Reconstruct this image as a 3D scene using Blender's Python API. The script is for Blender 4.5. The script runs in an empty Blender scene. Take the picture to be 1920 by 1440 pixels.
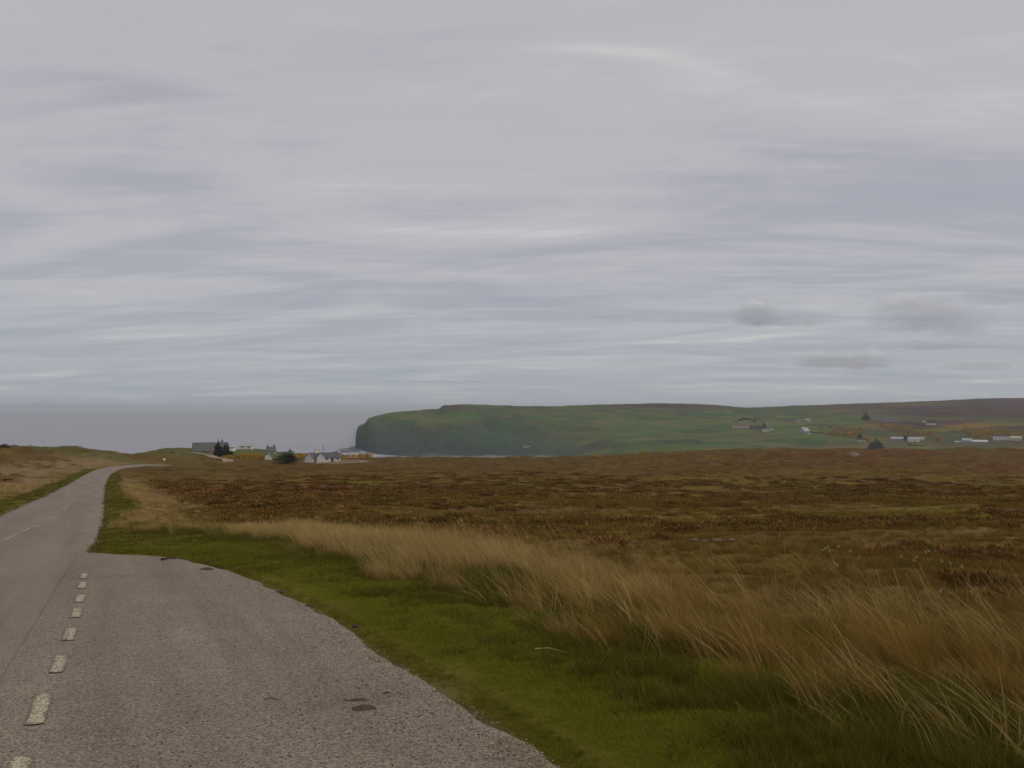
import bpy, bmesh, math, random
import numpy as np
from mathutils import Vector, Matrix

rng = np.random.default_rng(7)
random.seed(7)
SC = bpy.context.scene
COL = SC.collection

# ------------------------------------------------------------------ camera
CAM_Z = 75.0                      # metres above the sea
FPX = 1660.0                      # focal length in pixels of a 1920 px wide frame
PITCH = math.radians(1.588)
cam = bpy.data.cameras.new('camera')
cam.sensor_width = 36.0
cam.lens = 36.0 * FPX / 1920.0
cam.clip_start = 0.05
cam.clip_end = 90000.0
cam_ob = bpy.data.objects.new('camera', cam)
cam_ob.location = (0, 0, CAM_Z)
cam_ob.rotation_euler = (math.radians(90) + PITCH, 0, 0)
COL.objects.link(cam_ob)
SC.camera = cam_ob

# ------------------------------------------------------------------ sky, sun, exposure
SUN_EL, SUN_AZ = math.radians(50), math.radians(105)      # azimuth clockwise from the view direction (+Y)
HAZE_DENSITY = 0.00009
world = bpy.data.worlds.new('World')
SC.world = world
world.use_nodes = True
WN, WL = world.node_tree.nodes, world.node_tree.links
for n in list(WN):
    WN.remove(n)


def nd(nodes, typ, **kw):
    n = nodes.new(typ)
    for k, v in kw.items():
        if k.startswith('i_'):
            key = k[2:]
            n.inputs[int(key) if key.isdigit() else key.replace('_', ' ')].default_value = v
        else:
            setattr(n, k, v)
    return n


def wmath(op, a, b=None, c=None, clamp=False, nodes=WN, links=WL):
    n = nodes.new('ShaderNodeMath')
    n.operation = op
    n.use_clamp = clamp
    for i, v in enumerate((a, b, c)):
        if v is None:
            continue
        if isinstance(v, (int, float)):
            n.inputs[i].default_value = v
        else:
            links.new(v, n.inputs[i])
    return n.outputs[0]


def wmix(fac, a, b, nodes=WN, links=WL, blend='MIX'):
    n = nodes.new('ShaderNodeMix')
    n.data_type = 'RGBA'
    n.blend_type = blend
    for sock, v in ((n.inputs['Factor'], fac), (n.inputs['A'], a), (n.inputs['B'], b)):
        if isinstance(v, (int, float)):
            sock.default_value = v
        elif isinstance(v, tuple):
            sock.default_value = (*v, 1) if len(v) == 3 else v
        else:
            links.new(v, sock)
    return n.outputs['Result']


def wramp(fac, stops, nodes=WN, links=WL, interp='EASE'):
    n = nodes.new('ShaderNodeValToRGB')
    n.color_ramp.interpolation = interp
    els = n.color_ramp.elements
    while len(els) < len(stops):
        els.new(0.5)
    for e, (p, c) in zip(els, stops):
        e.position = p
        e.color = (*c, 1) if len(c) == 3 else c
    links.new(fac, n.inputs['Fac'])
    return n.outputs['Color']


def build_sky():
    tc = nd(WN, 'ShaderNodeTexCoord')
    sep = nd(WN, 'ShaderNodeSeparateXYZ')
    WL.new(tc.outputs['Generated'], sep.inputs[0])
    dx, dy, dz = sep.outputs
    zc = wmath('MAXIMUM', dz, 0.0)
    zz = wmath('ADD', zc, 0.07)
    u = wmath('DIVIDE', dx, zz)
    v = wmath('DIVIDE', dy, zz)

    def plane_noise(su, sv, off, detail, rough, dist, sheer=0.0):
        cmb = nd(WN, 'ShaderNodeCombineXYZ')
        uu = wmath('MULTIPLY_ADD', u, su, off)
        vv = wmath('MULTIPLY_ADD', v, sv, off * 1.7)
        if sheer:
            vv = wmath('MULTIPLY_ADD', u, sheer, vv)
        WL.new(uu, cmb.inputs[0])
        WL.new(vv, cmb.inputs[1])
        n = nd(WN, 'ShaderNodeTexNoise', i_Scale=1.0, i_Detail=detail, i_Roughness=rough, i_Distortion=dist)
        WL.new(cmb.outputs[0], n.inputs['Vector'])
        return n.outputs['Fac']
    big = plane_noise(0.50, 0.85, 3.1, 6, 0.55, 1.2, 0.16)
    streak = plane_noise(0.62, 2.3, 11.3, 8, 0.62, 1.0, 0.14)
    fine = plane_noise(1.3, 6.5, 21.7, 6, 0.65, 0.6, 0.10)
    s = wmath('MULTIPLY_ADD', streak, 0.42, wmath('MULTIPLY', big, 0.72))
    s = wmath('MULTIPLY_ADD', fine, 0.24, wmath('SUBTRACT', s, 0.04))
    calm = wmath('MULTIPLY_ADD', zc, -2.2, 2.05)
    calm = wmath('MINIMUM', wmath('MAXIMUM', calm, 1.0), 1.75)
    dens = wmath('ADD', wmath('MULTIPLY', wmath('SUBTRACT', s, 0.65), calm), wmath('MULTIPLY_ADD', zc, 0.42, 0.45), clamp=True)
    # thin grey overcast: darker slate-blue between the pale streaks
    cloud = wramp(dens, [(0.0, (0.330, 0.342, 0.400)), (0.33, (0.405, 0.402, 0.452)), (0.64, (0.500, 0.488, 0.515)), (1.0, (0.66, 0.650, 0.625))])
    # the lowest clear band, duller and bluer
    low = wmath('SUBTRACT', 1.0, wmath('DIVIDE', zc, 0.17), clamp=True)
    low = wmath('POWER', low, 1.2)
    band = wramp(dens, [(0.0, (0.300, 0.355, 0.420)), (0.5, (0.385, 0.425, 0.470)), (1.0, (0.60, 0.61, 0.58))])
    cloud = wmix(wmath('MULTIPLY', low, 0.88), cloud, band)
    # small grey cumulus low in the sky over the hills
    az = wmath('DIVIDE', dx, wmath('MAXIMUM', dy, 0.05))
    el = wmath('DIVIDE', dz, wmath('MAXIMUM', dy, 0.05))
    cmb = nd(WN, 'ShaderNodeCombineXYZ')
    WL.new(az, cmb.inputs[0])
    WL.new(wmath('MULTIPLY', el, 1.35), cmb.inputs[1])
    puffn = nd(WN, 'ShaderNodeTexNoise', i_Scale=38.0, i_Detail=7.0, i_Roughness=0.58, i_Distortion=0.4)
    WL.new(cmb.outputs[0], puffn.inputs['Vector'])
    pn = puffn.outputs['Fac']
    front = wmath('GREATER_THAN', dy, 0.1)

    def puff(col, a0, e0, ra, re, soft, flat):
        x = wmath('DIVIDE', wmath('SUBTRACT', az, a0), ra)
        y = wmath('DIVIDE', wmath('SUBTRACT', el, e0), re)
        # flat base: squeeze the underside
        yb = wmath('MULTIPLY', wmath('MINIMUM', y, 0.0), flat)
        y = wmath('ADD', wmath('MAXIMUM', y, 0.0), yb)
        r2 = wmath('ADD', wmath('MULTIPLY', x, x), wmath('MULTIPLY', y, y))
        m = wmath('SUBTRACT', 1.0, r2)
        m = wmath('ADD', m, wmath('MULTIPLY_ADD', pn, 2.4, -0.95))
        m = wmath('MULTIPLY', wmath('MULTIPLY', m, soft * 0.85, clamp=True), front)
        top = wmath('MULTIPLY_ADD', wmath('SUBTRACT', el, e0), 0.8 / re, 0.35, clamp=True)
        pc = wramp(wmath('MULTIPLY_ADD', pn, 0.7, wmath('MULTIPLY_ADD', top, 0.8, -0.3), clamp=True), [(0.0, (0.250, 0.248, 0.285)), (0.5, (0.325, 0.320, 0.352)), (1.0, (0.56, 0.545, 0.53))])
        return wmix(wmath('MULTIPLY', m, 0.80), col, pc)
    for p in ((0.278, 0.103, 0.026, 0.022, 1.2, 2.2), (0.315, 0.099, 0.055, 0.012, 0.6, 1.8), (0.455, 0.106, 0.055, 0.030, 0.7, 1.5), (0.50, 0.098, 0.045, 0.026, 0.6, 1.5), (0.47, 0.070, 0.05, 0.008, 0.6, 2),
              (0.350, 0.052, 0.035, 0.015, 0.9, 2.2), (0.398, 0.051, 0.032, 0.016, 1.0, 2.2), (0.565, 0.128, 0.06, 0.016, 0.45, 1.5), (0.53, 0.048, 0.05, 0.007, 0.6, 2.2)):
        cloud = puff(cloud, *p)
    # the thin bright roll of cloud close above the hill line
    x = wmath('DIVIDE', wmath('SUBTRACT', az, 0.235), 0.125)
    edge = wmath('SUBTRACT', el, wmath('MULTIPLY_ADD', pn, 0.008, 0.0222))
    ln = wmath('SUBTRACT', 1.0, wmath('MULTIPLY', wmath('ABSOLUTE', edge), 420.0), clamp=True)
    ln = wmath('MULTIPLY', ln, wmath('SUBTRACT', 1.0, wmath('MULTIPLY', x, x), clamp=True))
    cloud = wmix(wmath('MULTIPLY', wmath('MULTIPLY', ln, 0.55), front), cloud, (0.56, 0.54, 0.51))
    sky = nd(WN, 'ShaderNodeTexSky', sky_type='NISHITA', sun_disc=False, sun_elevation=SUN_EL, sun_rotation=SUN_AZ)
    col = wmix(0.92, sky.outputs[0], wmix(1.0, cloud, (10, 10, 10), blend='MULTIPLY'))
    bg = nd(WN, 'ShaderNodeBackground', i_Strength=0.1)
    WL.new(col, bg.inputs['Color'])
    out = nd(WN, 'ShaderNodeOutputWorld')
    WL.new(bg.outputs[0], out.inputs['Surface'])


build_sky()
sun = bpy.data.lights.new('sun', 'SUN')
sun.energy = 1.4
sun.angle = math.radians(35)
sun.color = (1.0, 0.93, 0.82)
sun_ob = bpy.data.objects.new('sun', sun)
sd = Vector((math.sin(SUN_AZ) * math.cos(SUN_EL), math.cos(SUN_AZ) * math.cos(SUN_EL), math.sin(SUN_EL)))
sun_ob.rotation_euler = (-sd).to_track_quat('-Z', 'Y').to_euler()
sun_ob.location = (60, 20, 200)
COL.objects.link(sun_ob)
SC.view_settings.view_transform = 'Standard'
SC.view_settings.look = 'None'
SC.view_settings.exposure = 0.0
SC.view_settings.gamma = 1.0
SC.view_settings.use_curve_mapping = False
SC.render.filter_size = 1.9
SC.cycles.use_denoising = True
SC.cycles.max_bounces = 6
SC.cycles.transparent_max_bounces = 16
SC.cycles.volume_bounces = 0

# ------------------------------------------------------------------ noise in numpy


def _hash(ix, iy, seed):
    h = (ix.astype(np.int64) * 374761393 + iy.astype(np.int64) * 668265263 + seed * 974634777) & 0x7fffffff
    h = ((h ^ (h >> 13)) * 1274126177) & 0x7fffffff
    return ((h ^ (h >> 16)) & 0xffffff) / float(0xffffff)


def vnoise(x, y, seed=0):
    x = np.asarray(x, float)
    y = np.asarray(y, float)
    ix, iy = np.floor(x), np.floor(y)
    fx, fy = x - ix, y - iy
    fx = fx * fx * fx * (fx * (fx * 6 - 15) + 10)
    fy = fy * fy * fy * (fy * (fy * 6 - 15) + 10)
    a, b = _hash(ix, iy, seed), _hash(ix + 1, iy, seed)
    c, d = _hash(ix, iy + 1, seed), _hash(ix + 1, iy + 1, seed)
    return (a * (1 - fx) + b * fx) * (1 - fy) + (c * (1 - fx) + d * fx) * fy


def fbm(x, y, seed=0, octaves=4, gain=0.5):
    s, amp, tot = 0.0, 1.0, 0.0
    for o in range(octaves):
        s = s + amp * vnoise(x * (2.03 ** o) + 17.3 * o, y * (2.03 ** o) - 9.1 * o, seed + o * 13)
        tot += amp
        amp *= gain
    return s / tot


def sstep(a, b, x):
    t = np.clip((np.asarray(x, float) - a) / (b - a), 0, 1)
    return t * t * (3 - 2 * t)


# ------------------------------------------------------------------ terrain
# The land was surveyed along bearings (columns: pixel of the photograph's width = bearing) as height seen at a distance.
YN = np.array([30, 60, 100, 160, 220, 270, 320, 380, 450, 520, 600, 700, 800.])
NEAR = {
    -400: [1000.1, 935, 905, 884, 866, 853, 838, 838, 850, 870, 880, 890, 900],
    0: [1000.1, 938, 908, 885, 868, 855, 837, 842, 858, 875, 885, 895, 900],
    110: [1000.1, 940, 912, 889, 872, 857, 834.5, 841, 858, 875, 885, 895, 900],
    170: [1000.1, 941, 913, 892, 877, 862, 839, 845, 860, 875, 886, 895, 900],
    205: [1000.1, 942, 915, 893, 881, 868, 846, 850, 862, 876, 886, 895, 900],
    240: [1000.1, 942, 915, 893, 882, 873, 858, 849.5, 860, 872, 884, 895, 900],
    300: [1000.1, 942, 915.5, 894, 882.5, 876, 870, 852, 842, 850, 870, 890, 900],
    350: [1000.1, 942, 916, 894, 883, 877, 871, 862, 842, 839, 858, 880, 895],
    420: [1000.1, 942, 916, 895, 884, 877, 872, 867, 852, 841, 844, 866, 885],
    480: [1000.1, 942, 916, 896, 884, 878, 873, 870, 866, 857, 839, 848, 880],
    540: [1000.1, 942, 916, 896, 884, 878, 873, 870, 867, 862, 851, 847, 870],
    600: [1000.1, 942, 916, 896, 884, 877, 872, 868, 865.5, 864, 858, 850, 862],
    650: [1000.1, 942, 917, 896, 882, 876, 870, 865, 861, 859.5, 857, 854, 865],
    720: [1000.1, 942, 917, 896, 882, 876, 870, 864, 858, 860, 868, 882, 890],
    850: [1000.1, 942, 917, 896, 882, 876, 869, 863, 857, 862, 870, 882, 890],
    1000: [1000.1, 942, 917, 896, 882, 875, 868, 862, 856.5, 862, 872, 878, 884],
    1200: [1000.1, 943, 918, 897, 882, 874, 865, 857, 850, 855, 864, 870, 876],
    1400: [1000.1, 943, 917, 895, 879, 870, 860, 850, 843, 848, 858, 866, 872],
    1600: [1000.1, 943, 916, 893, 876, 867, 857, 847.5, 841, 847, 857, 864, 870],
    1920: [1000.1, 943, 916, 893, 876, 867, 857, 848, 842, 848, 857, 864, 870],
    2500: [1000.1, 943, 916, 893, 876, 867, 857, 848, 842, 848, 857, 864, 870],
}
# far land: shore Y, shore height, foot Y, z at the break of slope with its Y, skyline Y and pixel height
FAR = {
    # px: (Yshore, Ybreak, pybreak, Ytop, pytop)
    655: (1690, 1710, 849, 1800, 849),
    664: (1680, 1700, 846, 1790, 846),
    668: (1650, 1690, 833, 1790, 832),
    672: (1620, 1685, 815, 1790, 814),
    684: (1560, 1685, 801, 1800, 799),
    687: (1540, 1680, 793, 1800, 792),
    690: (1520, 1680, 789, 1800, 786),
    705: (1450, 1665, 788, 1820, 779),
    750: (1385, 1640, 790, 1900, 772.5),
    800: (1365, 1600, 791, 1960, 767.5),
    822: (1355, 1590, 791, 1990, 765.5),
    832: (1352, 1590, 791, 2000, 758.5),
    860: (1350, 1585, 792, 2010, 756.5),
    930: (1345, 1570, 794, 2060, 758.5),
    1010: (1330, 1550, 797, 2100, 761.5),
    1050: (1360, 1540, 803, 2100, 760.5),
    1120: (1250, 1500, 815, 2150, 758),
    1250: (1100, 1400, 825, 2200, 755),
    1330: (1050, 1350, 828, 2200, 758),
    1400: (1000, 1300, 830, 2200, 763.5),
    1440: (985, 1280, 831, 2220, 761),
    1600: (950, 1250, 832, 2300, 756),
    1760: (920, 1200, 832, 2400, 750.5),
    1850: (905, 1170, 832, 2450, 746),
    1920: (900, 1150, 832, 2500, 745.5),
    2500: (900, 1150, 832, 2500, 742),
}
PXG = np.concatenate([np.arange(-700, 650, 10.), np.arange(650, 880, 1.), np.arange(880, 2610, 10.)])
LYG = np.arange(math.log(30), math.log(6000), 0.012)
YG = np.exp(LYG)


def py2z(py, Y):
    return CAM_Z - (py - 766.0) / FPX * Y


def build_table():
    ncol = sorted(NEAR)
    near_z = np.array([[py2z(p, y) for p, y in zip(NEAR[c], YN)] for c in ncol])
    nz = np.array([np.interp(PXG, ncol, near_z[:, j]) for j in range(len(YN))])       # (13, npx)
    fcol = sorted(FAR)
    fv = np.array([FAR[c] for c in fcol], float)
    F = [np.interp(PXG, fcol, fv[:, k]) for k in range(5)]
    T = np.zeros((len(PXG), len(YG)))
    for i, px in enumerate(PXG):
        ys, zs = list(YN), list(nz[:, i])
        if px < 652:
            zs[-1] = -6 if px < 640 else -6
            ys += [900, 7000]
            zs += [-8, -8]
        else:
            ysh, yb, pb, yt, pt = (F[k][i] for k in range(5))
            if px < 860:
                zs[-1] = -6
            else:
                w = float(sstep(860, 1040, px))
                zs[-1] = -6 * (1 - w) + zs[-1] * w
            zshore = -2 + float(sstep(1010, 1130, px)) * 7 + float(sstep(1200, 1420, px)) * 13
            if ysh > 1000:
                ys.append(ysh - 110)
                zs.append(zshore - 4 * (1 - float(sstep(1100, 1300, px))))
            zb, zt = py2z(pb, yb), py2z(pt, yt)
            wf = float(sstep(1120, 1010, px)) if px > 1010 else 1.0
            if zshore < 6:
                ys.append(ysh + 0.35 * (yb - ysh))
                zs.append(zshore + 8)
            ys += [ysh, yb, yb + 0.45 * (yt - yb), yt, yt * 1.25, 7000]
            zs += [zshore, zb, zb + 0.55 * (zt - zb), zt, zt * 0.8, -20]
            o_ = np.argsort(ys)
            ys, zs = [ys[q] for q in o_], [zs[q] for q in o_]
        T[i] = np.interp(LYG, np.log(ys), zs)
    # soften kinks along each bearing and between bearings (not at the sea cliff)
    k = np.array([1, 4, 6, 4, 1]) / 16.0
    S = T.copy()
    for _ in range(2):
        P = np.pad(S, ((0, 0), (2, 2)), mode='edge')
        S = sum(k[j] * P[:, j:j + S.shape[1]] for j in range(5))
    Sx = S.copy()
    for _ in range(3):
        P = np.pad(Sx, ((2, 2), (0, 0)), mode='edge')
        Sx = sum(k[j] * P[j:j + Sx.shape[0], :] for j in range(5))
    fine = ((PXG > 640) & (PXG < 885))[:, None] & (YG > 650)[None, :]
    return np.where(fine, S, Sx)


TABLE = build_table()


def plane_z(Y):
    return CAM_Z - 1.9 - 0.0777 * np.clip(Y, -80, None)


PLANE_T = CAM_Z - 1.9 - 0.0777 * YG
DEV = TABLE - PLANE_T[None, :]
DEV[:, YG < 33] = 0


def bilin(px, D):
    fx = np.interp(px, PXG, np.arange(len(PXG)))
    fy = (np.log(np.clip(D, 30, YG[-2])) - LYG[0]) / 0.012
    fy = np.clip(fy, 0, len(LYG) - 1.001)
    i = np.clip(fx.astype(int), 0, len(PXG) - 2)
    j = np.clip(fy.astype(int), 0, len(LYG) - 2)
    a, b = fx - i, fy - j
    return (DEV[i, j] * (1 - a) + DEV[i + 1, j] * a) * (1 - b) + (DEV[i, j + 1] * (1 - a) + DEV[i + 1, j + 1] * a) * b


def base_z(X, Y):
    X = np.asarray(X, float)
    Y = np.asarray(Y, float)
    R = np.hypot(X, Y)
    az = np.arctan2(X, Y)
    ac = np.clip(az, -0.96, 0.96)
    D = R * np.cos(ac)
    px = 960 + FPX * np.tan(ac)
    Yp = np.where(np.abs(az) > 0.96, np.where(Y > 0, D, Y), Y)
    Yp = np.where(np.abs(az) > 0.96, np.minimum(D, np.maximum(Y, -80)), Y)
    d = bilin(px, D)
    far = D > 33
    zfar = plane_z(D) + d
    return np.where(far, zfar * sstep(33, 45, D) + (plane_z(Yp) + d) * (1 - sstep(33, 45, D)), plane_z(Yp))


# ------------------------------------------------------------------ plan of the road, lay-by and grass edges (metres)
def polyline_eval(pts, step):
    """Catmull-Rom resampled polyline."""
    P = np.array(pts, float)
    P = np.vstack([2 * P[0] - P[1], P, 2 * P[-1] - P[-2]])
    out = []
    for i in range(1, len(P) - 2):
        p0, p1, p2, p3 = P[i - 1], P[i], P[i + 1], P[i + 2]
        n = max(2, int(np.linalg.norm(p2 - p1) / step))
        for t in np.linspace(0, 1, n, endpoint=False):
            out.append(0.5 * (2 * p1 + (p2 - p0) * t + (2 * p0 - 5 * p1 + 4 * p2 - p3) * t * t + (3 * p1 - p0 - 3 * p2 + p3) * t ** 3))
    out.append(P[-2])
    return np.array(out)


ROAD_PTS = [(1.7, -12), (-1.95, -3.6), (-6.35, 6.4), (-10.75, 16.3), (-15.15, 26.4), (-19.2, 35.6), (-30.1, 60), (-48.3, 100), (-75.0, 160), (-100, 220), (-113, 262), (-117, 288), (-113, 309), (-101, 322), (-84, 332), (-66, 346), (-62, 372), (-74, 410), (-95, 450)]
ROAD = polyline_eval(ROAD_PTS, 0.6)
# lay-by outer edge, from behind the camera to the verge corner
LAYBY_EDGE = polyline_eval([(-0.6, -6), (0.35, -2), (0.85, 1.5), (0.78, 4), (0.38, 5.85), (-0.26, 7.35), (-0.85, 8.6), (-1.62, 10.25), (-2.72, 12.7), (-4.35, 15.8), (-6.25, 18.9), (-8.3, 21.2), (-10.55, 22.35)], 0.12)
# where the green verge meets the tall straw grass, near to far
STRAW_EDGE = polyline_eval([(3.6, -6), (3.9, 0), (3.75, 4), (3.3, 6.5), (2.7, 8.2), (1.75, 10.2), (1.05, 12.1), (-0.7, 15.8), (-3.1, 20.3), (-6.6, 26.8), (-9.5, 29.6), (-13.2, 31.2), (-15.2, 34), (-18.6, 42), (-25.5, 60), (-44.2, 100), (-71, 160)], 0.5)


def dist_signed(X, Y, L, cap=60.0):
    """distance to polyline L, positive on its right-hand side, |d| capped by a coarse search"""
    X = np.asarray(X, float).ravel()
    Y = np.asarray(Y, float).ravel()
    A, B = L[:-1], L[1:]
    D = B - A
    ln2 = (D ** 2).sum(1)
    out = np.full(X.shape, 1e9)
    sgn = np.ones(X.shape)
    CH = 20000
    for s in range(0, len(X), CH):
        x, y = X[s:s + CH, None], Y[s:s + CH, None]
        t = np.clip(((x - A[None, :, 0]) * D[None, :, 0] + (y - A[None, :, 1]) * D[None, :, 1]) / ln2[None, :], 0, 1)
        qx = A[None, :, 0] + t * D[None, :, 0] - x
        qy = A[None, :, 1] + t * D[None, :, 1] - y
        d2 = qx * qx + qy * qy
        k = d2.argmin(1)
        r = np.arange(len(k))
        out[s:s + CH] = np.sqrt(d2[r, k])
        cr = D[k, 0] * (y[:, 0] - A[k, 1]) - D[k, 1] * (x[:, 0] - A[k, 0])
        sgn[s:s + CH] = np.where(cr < 0, 1.0, -1.0)
    return out * sgn


ROAD_C = ROAD[::6]
LAY_C = LAYBY_EDGE[::3]
STRAW_C = STRAW_EDGE[::4]


def half_width(Y):
    return np.interp(Y, [0, 30, 60, 120, 300], [2.6, 2.6, 2.35, 2.25, 2.2])


def zones(X, Y):
    """signed distances: road (to the carriageway edge, negative on it), lay-by edge, straw edge"""
    shp = np.shape(X)
    X = np.asarray(X, float).ravel()
    Y = np.asarray(Y, float).ravel()
    rd = dist_signed(X, Y, ROAD_C)
    droad = np.abs(rd) - half_width(Y)
    right = rd > 0
    near = (Y < 45) & (Y > -12) & (np.abs(X) < 60)
    dlay = np.full(X.shape, 50.0)
    if near.any():
        d = dist_signed(X[near], Y[near], LAY_C)
        dlay[near] = d
    inlay = right & (dlay < 0) & (Y < 22.4)
    dstraw = np.full(X.shape, 99.0)
    m = (Y < 190) & (np.abs(X) < 160) & (Y > -12)
    if m.any():
        dstraw[m] = dist_signed(X[m], Y[m], STRAW_C)
    dpaved = np.where(inlay, -1.0, droad)
    dpaved = np.where(~inlay & right & (Y < 24), np.minimum(droad, np.abs(dlay)), dpaved)
    dpaved = np.where(inlay, np.minimum(droad, dlay), dpaved)
    return [a.reshape(shp) for a in (dpaved, dstraw, droad, right)]


def hump(X, Y):
    """low heathery bank on the near side of the road where it turns along the coast"""
    X = np.asarray(X, float)
    Y = np.asarray(Y, float)
    px = 960 + FPX * X / np.maximum(Y, 1)
    m = (Y > 255) & (Y < 350) & (px > 260) & (px < 640)
    out = np.zeros(X.shape)
    if m.any():
        d = dist_signed(X[m], Y[m], ROAD[(ROAD[:, 1] > 255)][::3])
        out[m] = 1.9 * np.exp(-((d - 9) / 4.5) ** 2) * sstep(300, 345, px[m]) * (1 - sstep(560, 630, px[m]))
    return out


def ground_z(X, Y, full=False):
    """finished surface of the open ground, hollows and hummocks included"""
    z = base_z(X, Y)
    dp, ds, dr, right = zones(X, Y)
    R = np.hypot(X, Y)
    wild = sstep(0.5, 6.0, dp) * np.where(right, sstep(-1.5, 2.5, ds), sstep(0.8, 5, dp))
    far = sstep(20, 200, R)
    hum = (fbm(X * 0.55, Y * 0.55, 5, 3) - 0.5) * 0.34 * (1 - 0.5 * far)
    hum = hum + (fbm(X * 0.12, Y * 0.12, 9, 3) - 0.5) * (0.55 + 1.1 * far) + (fbm(X * 0.035, Y * 0.035, 19, 3) - 0.5) * 2.4 * far
    hag = (fbm(X * 0.03 + 4, Y * 0.06, 29, 4) - 0.5)
    hum = hum - 0.9 * far * sstep(0.06, 0.16, hag)
    fade = 1 - sstep(620, 760, R)
    z = z + wild * hum * fade
    verge = sstep(0.05, 1.0, dp) * (1 - wild)
    z = z + verge * ((fbm(X * 1.3, Y * 1.3, 41, 3) - 0.5) * 0.10 + 0.03)
    z = z + hump(X, Y)
    z = np.where(dp < 0.35, z - 0.05 * sstep(0.35, 0.0, dp) - 0.0012 * R * sstep(0.35, -0.3, dp), z)
    if full:
        return z, dp, ds, dr, right
    return z


def far_z(X, Y):
    z = base_z(X, Y)
    px = 960 + FPX * np.asarray(X) / np.asarray(Y)
    e = sstep(1.0, 14.0, z)
    slope_zone = sstep(1.0, 8.0, z) * (1 - sstep(42, 62, z)) * (1 - sstep(1000, 1200, px))
    wx = (fbm(X * 0.02, Y * 0.02, 53, 3) - 0.5) * 60
    gul = fbm((X + wx) * 0.013 + Y * 0.006, (Y + wx) * 0.011, 51, 5, 0.5) - 0.5
    z = z + slope_zone * gul * 26 + e * ((fbm(X * 0.012, Y * 0.009, 61, 4) - 0.5) * 9) * np.interp(z, [0, 20, 70, 90], [0.4, 1, 0.9, 0.25])
    z = z + e * (fbm(X * 0.05, Y * 0.04, 71, 3) - 0.5) * 2.2
    return z


# ------------------------------------------------------------------ scene helpers
def tag(o, label=None, cat=None, group=None, kind=None):
    if label:
        o['label'] = label
    if cat:
        o['category'] = cat
    if group:
        o['group'] = group
    if kind or cat:
        o['kind'] = kind or 'thing'
    return o


def empty(name, loc, rz=0.0):
    o = bpy.data.objects.new(name, None)
    o.empty_display_size = 0.5
    o.location = loc
    o.rotation_euler = (0, 0, rz)
    COL.objects.link(o)
    return o


def mesh_obj(name, verts, faces, mat=None, parent=None, attrs=None, smooth=False, link=True):
    me = bpy.data.meshes.new(name)
    verts = np.asarray(verts, np.float32)
    me.vertices.add(len(verts))
    me.vertices.foreach_set('co', verts.ravel())
    if isinstance(faces, np.ndarray):
        n, k = faces.shape
        me.loops.add(n * k)
        me.loops.foreach_set('vertex_index', faces.astype(np.int32).ravel())
        me.polygons.add(n)
        me.polygons.foreach_set('loop_start', np.arange(0, n * k, k, dtype=np.int32))
        me.polygons.foreach_set('loop_total', np.full(n, k, np.int32))
    elif len(faces):
        fl = [i for f in faces for i in f]
        me.loops.add(len(fl))
        me.loops.foreach_set('vertex_index', fl)
        me.polygons.add(len(faces))
        tot = [len(f) for f in faces]
        me.polygons.foreach_set('loop_start', np.concatenate([[0], np.cumsum(tot)[:-1]]).astype(np.int32))
        me.polygons.foreach_set('loop_total', np.array(tot, np.int32))
    for k, (typ, val) in (attrs or {}).items():
        at = me.attributes.new(k, typ, 'POINT')
        val = np.asarray(val, np.float32)
        at.data.foreach_set('color' if typ == 'FLOAT_COLOR' else ('vector' if typ == 'FLOAT_VECTOR' else 'value'), val.ravel())
    if len(me.polygons):
        me.polygons.foreach_set('use_smooth', np.full(len(me.polygons), smooth))
    me.update(calc_edges=True)
    me.validate()
    if mat:
        me.materials.append(mat)
    o = bpy.data.objects.new(name, me)
    if link:
        COL.objects.link(o)
    if parent:
        o.parent = parent
    return o


def grid_faces(nr, nc):
    i = np.arange((nr - 1) * (nc - 1))
    r, c = i // (nc - 1), i % (nc - 1)
    a = r * nc + c
    return np.stack([a, a + 1, a + nc + 1, a + nc], 1)


def rgba(c):
    c = np.asarray(c, float)
    return np.concatenate([c, np.ones(c.shape[:-1] + (1,))], -1)


def lerp(a, b, t):
    return np.asarray(a) * (1 - t[..., None]) + np.asarray(b) * t[..., None]


def material(name, rough=0.85, spec=0.3):
    m = bpy.data.materials.new(name)
    m.use_nodes = True
    b = m.node_tree.nodes['Principled BSDF']
    b.inputs['Roughness'].default_value = rough
    b.inputs['Specular IOR Level'].default_value = spec
    return m, m.node_tree.nodes, m.node_tree.links, b


def noisy(name, col, col2, scale=3.0, rough=0.85, spec=0.25, bump=0.0, stretch=(1, 1, 1)):
    m, N, L, b = material(name, rough, spec)
    tc = nd(N, 'ShaderNodeTexCoord')
    mp = nd(N, 'ShaderNodeMapping')
    mp.inputs['Scale'].default_value = stretch
    L.new(tc.outputs['Object'], mp.inputs['Vector'])
    n = nd(N, 'ShaderNodeTexNoise', i_Scale=scale, i_Detail=5.0, i_Roughness=0.6)
    L.new(mp.outputs[0], n.inputs['Vector'])
    c = wramp(n.outputs['Fac'], [(0.3, col), (0.7, col2)], N, L)
    L.new(c, b.inputs['Base Color'])
    if bump:
        bp = nd(N, 'ShaderNodeBump', i_Strength=0.6, i_Distance=bump)
        L.new(n.outputs['Fac'], bp.inputs['Height'])
        L.new(bp.outputs[0], b.inputs['Normal'])
    return m


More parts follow.
